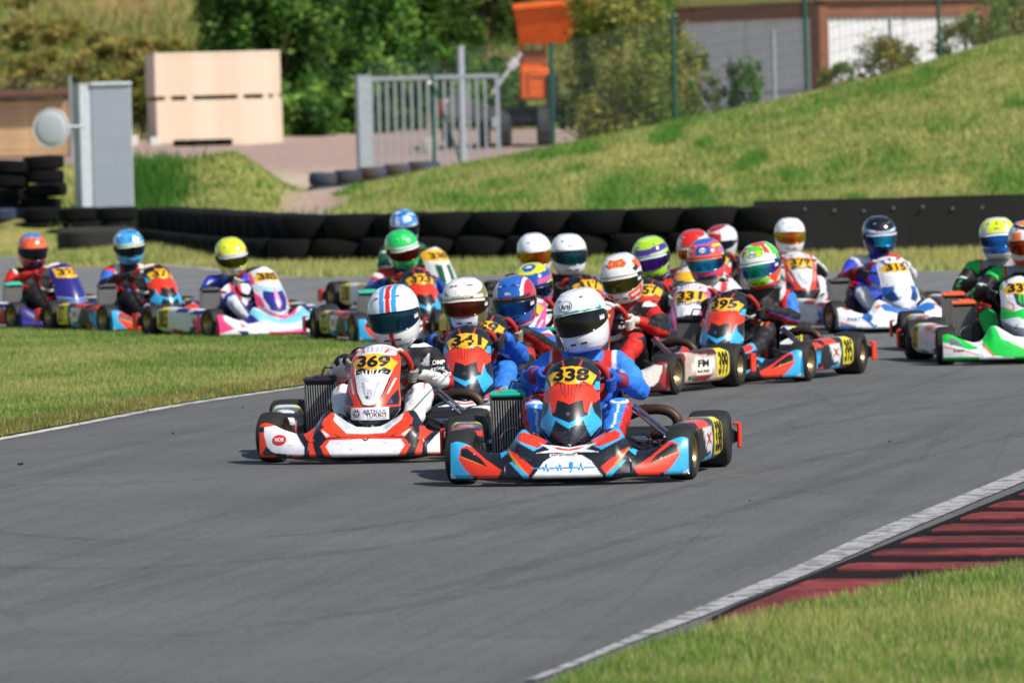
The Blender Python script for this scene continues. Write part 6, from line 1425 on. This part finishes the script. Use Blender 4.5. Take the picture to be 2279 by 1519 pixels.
SUITS = {
 '338': dict(torso='#2268d4', pelvis='#2268d4', chest='#2468d6', collar='#1a4fa8', shoulder='#2f78e0', uarm='#2f80ee', farm='#2a74e2', thigh='#2f80ea', calf='#2f7ce6', accents=[('#b8221c', lambda v, b, q, n, N: ((b == 'calf') | (b == 'thigh')) & (N[:, 0] * np.sign(v[:, 0]) > .62)), ('#d8dde6', lambda v, b, q, n, N: (b == 'calf') & (np.abs(N[:, 0] - .1) < .09)), ('#c8281e', lambda v, b, q, n, N: ((b == 'chest') | (b == 'shoulder')) & (np.abs(np.abs(v[:, 0]) - .115 - v[:, 2] * .25) < .026) & (v[:, 2] > -.14)), ('#d8dde6', lambda v, b, q, n, N: (b == 'shoulder') & (np.abs(np.abs(v[:, 0]) - .155) < .008)), ('#d8dde6', lambda v, b, q, n, N: (b == 'uarm') & (np.abs(N[:, 2] - .25 - .3 * q) < .08) & (N[:, 1] < -.2)), ('#d8dde6', lambda v, b, q, n, N: (b == 'thigh') & (np.abs(N[:, 2] - .5 - .5 * (q - .5)) < .07)), ('#8a2a4a', lambda v, b, q, n, N: (b == 'farm') & (q > .86))]),
 '369': dict(torso='#15161a', pelvis='#1a1b20', chest='#1a1b20', collar='#c9ccd2', shoulder='#1b1c21', uarm='#17181c', farm='#dcdee2', thigh='#1b1c21', calf='#dcdee2', accents=[('#e0e2e6', lambda v, b, q, n, N: (b == 'thigh') & (q > .72)), ('#b0221c', lambda v, b, q, n, N: (b == 'thigh') & (np.abs(q - .70) < .03)), ('#17181c', lambda v, b, q, n, N: (b == 'farm') & (N[:, 2] > .35) & (q > .2)), ('#dfe1e5', lambda v, b, q, n, N: (b == 'uarm') & (N[:, 1] < -.2) & (q < .45) & (np.abs(v[:, 0]) < .19)), ('#b0221c', lambda v, b, q, n, N: (b == 'farm') & (q < .12)), ('#dfe1e5', lambda v, b, q, n, N: (b == 'shoulder') & (N[:, 2] > .85)), ('#b0221c', lambda v, b, q, n, N: (b == 'thigh') & (np.abs(N[:, 0] * np.sign(v[:, 0]) - .3) < .08))]),
 '341': dict(torso='#1a2a6a', pelvis='#1d5fc4', chest='#1a2a70', collar='#26388a', shoulder='#c8301e', uarm='#2f78d8', farm='#2262c8', thigh='#2a76d8', calf='#2a72d4', accents=[('#e0a020', lambda v, b, q, n, N: (b == 'shoulder') & (np.abs(v[:, 0]) > .10) & (N[:, 2] > .75)), ('#d8dde6', lambda v, b, q, n, N: (b == 'uarm') & (np.abs(N[:, 1] + .3 + q * .3) < .08)), ('#16181e', lambda v, b, q, n, N: (b == 'shoulder') & (np.abs(v[:, 0]) < .15) & (np.abs(v[:, 0]) > .11))]),
 'k4': dict(torso='#17181d', pelvis='#17181d', chest='#1b1c22', collar='#20242e', shoulder='#2a66c0', uarm='#2a66c0', farm='#1a1b20', thigh='#a8201c', calf='#17181d', accents=[('#d8dde6', lambda v, b, q, n, N: (b == 'uarm') & (q < .25)), ('#b8281e', lambda v, b, q, n, N: (b == 'uarm') & (q > .25) & (q < .45)), ('#a8201c', lambda v, b, q, n, N: (b == 'farm') & (N[:, 2] < -.3))]),
 'k5': dict(torso='#d4d6da', pelvis='#1a2450', chest='#d8dade', collar='#26335a', shoulder='#d4d6da', uarm='#1c2856', farm='#1c2856', thigh='#1c2856', calf='#1c2856', accents=[('#b8e01e', lambda v, b, q, n, N: (b == 'uarm') & (np.abs(q - .4) < .06)), ('#b8e01e', lambda v, b, q, n, N: (b == 'shoulder') & (np.abs(np.abs(v[:, 0]) - .15) < .012))]),
 '399': dict(torso='#17181c', pelvis='#17181c', chest='#18191d', collar='#b8201a', shoulder='#1a1b1f', uarm='#c0221c', farm='#18191d', thigh='#17181c', calf='#c0221c', accents=[('#dcdee2', lambda v, b, q, n, N: (b == 'shoulder') & (N[:, 2] > .6) & (np.abs(v[:, 0]) > .13)), ('#1a1b1f', lambda v, b, q, n, N: (b == 'uarm') & (q > .45)), ('#c0221c', lambda v, b, q, n, N: (b == 'farm') & ((N[:, 2] < -.2) | (q > .8))), ('#c0221c', lambda v, b, q, n, N: (b == 'thigh') & (N[:, 2] > .6))]),
 '395': dict(torso='#1b191b', pelvis='#1b191b', chest='#1d1b1d', collar='#26262c', shoulder='#1d1b1d', uarm='#2d74d8', farm='#1b1a1d', thigh='#1d1b1e', calf='#1d1b1e', accents=[('#c8302a', lambda v, b, q, n, N: ((b == 'shoulder') | (b == 'uarm')) & (np.abs(v[:, 0]) > .15) & (np.abs(v[:, 0]) < .205) & (N[:, 2] > -.2) & (v[:, 2] > -.12)), ('#d4d8de', lambda v, b, q, n, N: (b == 'shoulder') & (np.abs(np.abs(v[:, 0]) - .16) < .014)), ('#c02a1e', lambda v, b, q, n, N: (b == 'farm') & (N[:, 2] < -.55)), ('#2458c0', lambda v, b, q, n, N: (b == 'farm') & (np.abs(N[:, 2] + .48) < .09)), ('#c02a1e', lambda v, b, q, n, N: (b == 'thigh') & (np.abs(N[:, 0] * np.sign(v[:, 0]) - .25) < .10)), ('#d8a020', lambda v, b, q, n, N: (b == 'thigh') & (np.abs(N[:, 0] * np.sign(v[:, 0]) + .35) < .08))]),
 '331': dict(torso='#23222a', pelvis='#23222a', chest='#2a2830', collar='#cfd2d8', shoulder='#d0d2d8', uarm='#d4d6dc', farm='#2a2830', thigh='#2a2830', accents=[('#d04058', lambda v, b, q, n, N: (b == 'uarm') & (np.abs(q - .35) < .12)), ('#c83a50', lambda v, b, q, n, N: (b == 'shoulder') & (np.abs(np.abs(v[:, 0]) - .12) < .02))]),
 'dark': dict(torso='#191a20', chest='#1b1c22', shoulder='#20222a', uarm='#1c1d24', farm='#1b1c22', collar='#1a1b20', thigh='#191a20', accents=[('#b8281e', lambda v, b, q, n, N: (b == 'shoulder') & (np.abs(np.abs(v[:, 0]) - .13) < .03)), ('#2a5fc0', lambda v, b, q, n, N: (b == 'uarm') & (q > .3) & (q < .6))]),
 'darkred': dict(torso='#1b191b', chest='#1b191c', shoulder='#2a1a1c', uarm='#1e1c20', farm='#1b1a1d', collar='#1a1a1e', thigh='#191a20', accents=[('#b0241e', lambda v, b, q, n, N: (b == 'uarm') & (np.abs(q - .25) < .12)), ('#c9ccd0', lambda v, b, q, n, N: (b == 'uarm') & (np.abs(q - .55) < .06))]),
 'whitered': dict(torso='#d4d6dc', chest='#d8dadf', shoulder='#c83a34', uarm='#d6d8de', farm='#d0d2d8', collar='#6a7086', thigh='#d4d6dc', accents=[('#c03028', lambda v, b, q, n, N: (b == 'uarm') & (np.abs(q - .5) < .14)), ('#20222a', lambda v, b, q, n, N: (b == 'farm') & (N[:, 2] < -.1))]),
 '315': dict(torso='#2440b0', chest='#2642b4', shoulder='#c9ccd6', uarm='#2440b4', farm='#b8281e', collar='#2440b0', thigh='#2a2a90', calf='#d4d6dc', accents=[('#c83028', lambda v, b, q, n, N: (b == 'shoulder') & (v[:, 0] > .02)), ('#d6d4cf', lambda v, b, q, n, N: (b == 'uarm') & (v[:, 0] > 0)), ('#cfd2d8', lambda v, b, q, n, N: (b == 'farm') & (v[:, 0] > 0))]),
 'green': dict(torso='#16181a', chest='#17191b', shoulder='#14b848', uarm='#16181a', farm='#17191b', collar='#8a8f9a', thigh='#15171a', calf='#14b848', accents=[('#14b848', lambda v, b, q, n, N: (b == 'uarm') & (q < .22)), ('#c83a2a', lambda v, b, q, n, N: (b == 'shoulder') & (np.abs(np.abs(v[:, 0]) - .12) < .012)), ('#8a8f9a', lambda v, b, q, n, N: (b == 'shoulder') & (np.abs(v[:, 0]) < .11)), ('#14b848', lambda v, b, q, n, N: (b == 'farm') & (np.abs(q - .3) < .09)), ('#c9ccd0', lambda v, b, q, n, N: (b == 'uarm') & (np.abs(q - .7) < .05))]),
 '323': dict(torso='#1d1e26', chest='#22232c', shoulder='#b8281e', uarm='#d0d2d8', farm='#2350b4', collar='#1b1c22', thigh='#2350b4', accents=[('#b8281e', lambda v, b, q, n, N: (b == 'uarm') & (q > .35) & (q < .65)), ('#2350b4', lambda v, b, q, n, N: (b == 'uarm') & (q > .65))]),
 '33': dict(torso='#0f4a34', chest='#105038', shoulder='#12563c', uarm='#0f4a34', farm='#0f4a34', collar='#c9ccc8', thigh='#0f4a34', accents=[('#cfd2cc', lambda v, b, q, n, N: (b == 'shoulder') & (np.abs(np.abs(v[:, 0]) - .10) < .03)), ('#cfd2cc', lambda v, b, q, n, N: (b == 'uarm') & (np.abs(q - .4) < .08))]),
 'pink': dict(torso='#d0d4e2', chest='#d4d8e4', shoulder='#2438a8', uarm='#2438a8', farm='#2438a8', collar='#c9ccd4', thigh='#2438a0', accents=[('#d83a50', lambda v, b, q, n, N: (b == 'chest') & (np.abs(v[:, 0]) < .05)), ('#d4d8e4', lambda v, b, q, n, N: (b == 'uarm') & (N[:, 1] < -.3) & (q > .3))]),
 '37': dict(torso='#191a20', chest='#1b1c22', shoulder='#c02a20', uarm='#2a62c8', farm='#191a20', collar='#15161a', thigh='#16171c', accents=[('#d0d4da', lambda v, b, q, n, N: (b == 'shoulder') & (np.abs(np.abs(v[:, 0]) - .12) < .025)), ('#c02a20', lambda v, b, q, n, N: (b == 'uarm') & (q < .2)), ('#a02018', lambda v, b, q, n, N: (b == 'farm') & (N[:, 2] < -.3)), ('#2a52c0', lambda v, b, q, n, N: (b == 'thigh') & (np.abs(N[:, 0]) < .15)), ('#b0241c', lambda v, b, q, n, N: (b == 'thigh') & (N[:, 0] * np.sign(v[:, 0]) < -.4))]),
 'left': dict(torso='#19191c', chest='#1b1b1f', shoulder='#17171b', uarm='#cc2018', farm='#c41e16', collar='#17171b', thigh='#a81a14', calf='#17171b', accents=[('#17171b', lambda v, b, q, n, N: (b == 'thigh') & (q > .55)), ('#c8281e', lambda v, b, q, n, N: (b == 'collar') & (np.abs(np.sin(v[:, 0] * 60)) > .8)), ('#d0d2d6', lambda v, b, q, n, N: (b == 'shoulder') & (v[:, 0] < -.16) & (v[:, 0] > -.19))]),
}
KR = '#33a9e0'
AR = lambda x=-.02, z=.085, s=1.0: ('Arai', x, z, .020 * s, .044 * s, M_NUM, True)
# (key, x, y, yaw, livery, number, kart label, driver label, suit, helmet, visor, gloves, head px, options)
FIELD = [
 ('338', .32, 30.49, -5, 'kr', '338', 'leading orange, blue and black kart, number 338', 'driver in blue and red suit with plain white helmet, in the lead', '338', '338', 'smoke', ('#1c50b0', '#1c50b0'), (1295, 713), dict(hi=True, cap='teal', ring='kr', steer=-7, tilt=(2, -11, -13), hands=(-4, 172), extra=extra_338, htext=[AR(-.028, .088, 1.2)])),
 ('369', -.66, 32.92, -7, 'b', '369', 'white, red and black kart, number 369, second in line', 'driver in black and white suit, white helmet with blue and red stripes', '369', '369', 'teal', ('#1a1b1f', '#8e8b85'), (878, 703), dict(hi=True, cap='black', ring='w', frame='g', steer=-7, tilt=(6, -6, -4), hands=(-16, 172), extra=extra_369, texts=[('OMP', .25, .47, .022, .06, M_WTXT), ('STAR', .26, .44, .012, .05, M_WTXT), ('PULP', .29, .41, .018, .075, M_WTXT)])),
 ('341', -.23, 35.75, -3, 'kr', '341', 'orange, blue and black kart, number 341, behind the leader', 'driver in blue and red suit, white and olive gold helmet', '341', '341', 'red', ('#16171b', '#24252a'), (1036, 677), dict(hi=True, cap='teal', frame='g', tilt=(0, -3, -3), hands=(8, 172), htext=[('DESIGNS.COM', .0, .050, .014, .12, M_NUM, False), ('STAR DESIGNS.CZ', 0, -.066, .009, .12, M_NUM, False)])),
 ('k4', -.10, 37.94, -8, 'kr', '359', 'orange and blue kart right behind kart 341, half hidden', 'driver with blue, red and white helmet, grey gloves', 'k4', 'k4', 'blue', ('#2a2a2e', '#9a958e'), (1147, 672), dict(hi=True, cap='teal', tilt=(8, -4, -8), hands=(-6, 172), htext=[('BELL', -.0, .082, .014, .04, M_WTXT, False), ('ROTAX', .0, .052, .011, .05, M_RTXT, False)])),
 ('k5', .16, 42.0, -8, 'bw', '', 'mostly hidden kart behind the blue and red helmet', 'driver with yellow, blue and pink helmet, white and navy suit', 'k5', 'k5', 'dark', ('#2a2a2e', '#9a958e'), (1187, 640), dict(tilt=(12, -4, -6))),
 ('399', .64, 39.97, -18, 'm', '399', 'dark red and white kart, side panel number 399', 'driver in black and red suit, white and orange helmet', '399', '399', 'gold', ('#c9c5be', '#e0ddd6'), (1385, 620), dict(hi=True, cap='teal', ring='w', frame='g', tilt=(8, -8, 4), hands=(-10, 172), texts=[('FM', .07, .45, .035, .11, M_WTXT), ('RACING', .07, .405, .022, .14, M_WTXT)])),
 ('395', 1.52, 41.46, -16, 'kr', '395', 'orange, blue and black kart, number 395, right of kart 399', 'driver in black suit with blue sleeves, green and orange helmet', '395', '395', 'green', ('#17171a', '#2a2a2e'), (1693, 592), dict(hi=True, cap='black', tilt=(4, -9, -2), hands=(-8, 172), htext=[AR(-.01, .098, 1.0)], texts=[('X', .02, .40, .045, .15, M_WTXT), ('kart', .1, .46, .014, .07, M_WTXT)])),
 ('331', 1.31, 43.7, -10, 'bw', '331', 'white and pink kart, number 331, behind kart 395', 'driver with pink, blue and yellow helmet, sky blue visor', '331', '331', 'cyan', ('#2a2a2e', '#c9c5be'), (1572, 580), dict(ring='w', frame='p', tilt=(4, -5, 0), htext=[AR(0, .092, .9)])),
 ('357', .99, 45.5, -2, 'k2', '357', 'black, red and grey kart, number 357, behind kart 399', 'driver with lime green and purple helmet', 'dark', '357', 'purple', ('#1a1b1f', '#2a2a2e'), (1450, 575), dict(tilt=(8, -10, -8))),
 ('317', .47, 47.3, 14, 'kr', '317', 'orange and black kart, number 317, behind the leader', 'driver with plain white helmet and teal visor, right one of the pair', 'darkred', '317', 'bluegreen', ('#1a1b1f', '#2a2a2e'), (1266, 567), dict(tilt=(2, -2, -4), htext=[('Arai', -.01, .085, .016, .036, mat('print_grey', '#8a8d94'), False)])),
 ('wh', .15, 49.2, 10, 'k2', '', 'hidden kart left of kart 317', 'driver with white helmet and copper visor, left one of the pair', 'darkred', 'wh', 'orange', ('#1a1b1f', '#2a2a2e'), (1190, 565), dict(tilt=(8, -6, 2))),
 ('red', 1.45, 49.2, -8, 'b', '', 'hidden kart behind kart 331, under the red and silver helmet', 'driver with red and silver helmet behind the pink helmet', 'whitered', 'red', 'orange', ('#1a1b1f', '#2a2a2e'), (1545, 555), dict(tilt=(6, -2, -8))),
 ('rw', 1.83, 55.2, -5, 'k2', '', 'hindmost hidden kart behind the red helmets', 'driver with dark red and white helmet, black suit, behind the others', 'darkred', 'rw', 'dark', ('#1a1b1f', '#2a2a2e'), (1605, 540), dict(tilt=(6, 2, -30))),
 ('374', 2.37, 53.2, 8, 'b', '379', 'white and red kart, number 379, behind kart 395', 'driver in white and red suit, white helmet with rainbow visor', 'whitered', '374', 'orange', ('#2a2a2e', '#c9c5be'), (1758, 525), dict(ring='w', tilt=(0, 0, -6), htext=[('Arai', -.01, .085, .016, .036, mat('print_grey'), False)])),
 ('315', 2.95, 50.4, 14, 'c', '315', 'white and blue kart, number 315', 'driver in blue and red suit with black helmet', '315', '315', 'cyan', ('#2a2a2e', '#3a3a3e'), (1957, 525), dict(tilt=(6, -3, -4), ring='w', extra=extra_315, hands=(10, 180))),
 ('gr2', 3.55, 45.6, 2, 'g', '336', 'green and white kart behind, at the right border', 'driver in black and green suit, yellow and white helmet', 'green', 'gr2', 'blue', ('#1a1b1f', '#2a2a2e'), (2220, 525), dict(cap='orange', ring='g', tilt=(-2, -3, -6), htext=[('SW', .0, .080, .016, .04, M_BTXT, False)])),
 ('gr1', 3.47, 43.5, 2, 'g', '337', 'green and white kart cut off by the right border', 'driver with orange and white helmet, cut off at the right border', 'green', 'gr1', 'amber', ('#1a1b1f', '#2a2a2e'), (2285, 535), dict(hi=True, cap='orange', ring='g', tilt=(4, -4, -6), extra=extra_g)),
 ('323', -.82, 50.65, 13, 'kr', '323', 'orange and blue kart, number 323, under the green helmet', 'driver with bright green helmet and red visor', '323', '323', 'red', ('#2a1c1a', '#8a4a38'), (895, 555), dict(cap='teal', tilt=(10, -12, 4))),
 ('33', -.87, 59.64, 25, 'w', '330', 'white and dark green kart, number 330, behind the green helmet', 'driver in dark green suit, mottled blue helmet', '33', '33', 'dark', ('#1a1b1f', '#2a2a2e'), (900, 505), dict(tilt=(14, -6, -16), frame='g')),
 ('pink', -2.23, 52.9, 26, 'p', '385', 'pink, white and light blue kart, number 385', 'driver in blue and white suit, yellow helmet', 'pink', 'pink', 'gold', ('#1a1b1f', '#c9c5be'), (515, 570), dict(tilt=(10, -8, -14))),
 ('37', -3.23, 55.1, 25, 'kr', '371', 'orange and light blue kart, number 371, second from the left', 'driver in black, red and blue suit, mottled light blue helmet', '37', '37', 'dark', ('#1a1b1f', '#3a2018'), (287, 550), dict(ring='w', cap='black', tilt=(6, -6, -10))),
 ('left', -4.19, 56.74, 28, 'v', '321', 'plain purple kart with yellow number, leftmost', 'driver in red and black suit, orange and blue helmet, leftmost', 'left', 'left', 'dark', ('#b01c16', '#8a1812'), (72, 558), dict(ring='w', cap='teal', tilt=(6, -2, -8))),
]
for (key, x, y, psi, liv, num, kl, dl, suit, hel, vis, glv, hp, o) in FIELD:
    kt = make_kart((x, y), psi, liv, num, kl, hi=o.get('hi', False), rad_cap=o.get('cap', 'black'), ring=o.get('ring', 'kr'), frame=o.get('frame', 'k'), steer=o.get('steer', -4 if psi < 5 else 4), extra=o.get('extra'))
    make_driver(kt, (x, y), psi, hp, SUITS[suit], hel, vis, glv, dl, hi=o.get('hi', False), tilt=o.get('tilt', (0, 0, 0)), hands=o.get('hands', (2, 176)), texts=o.get('texts'), htext=o.get('htext'))
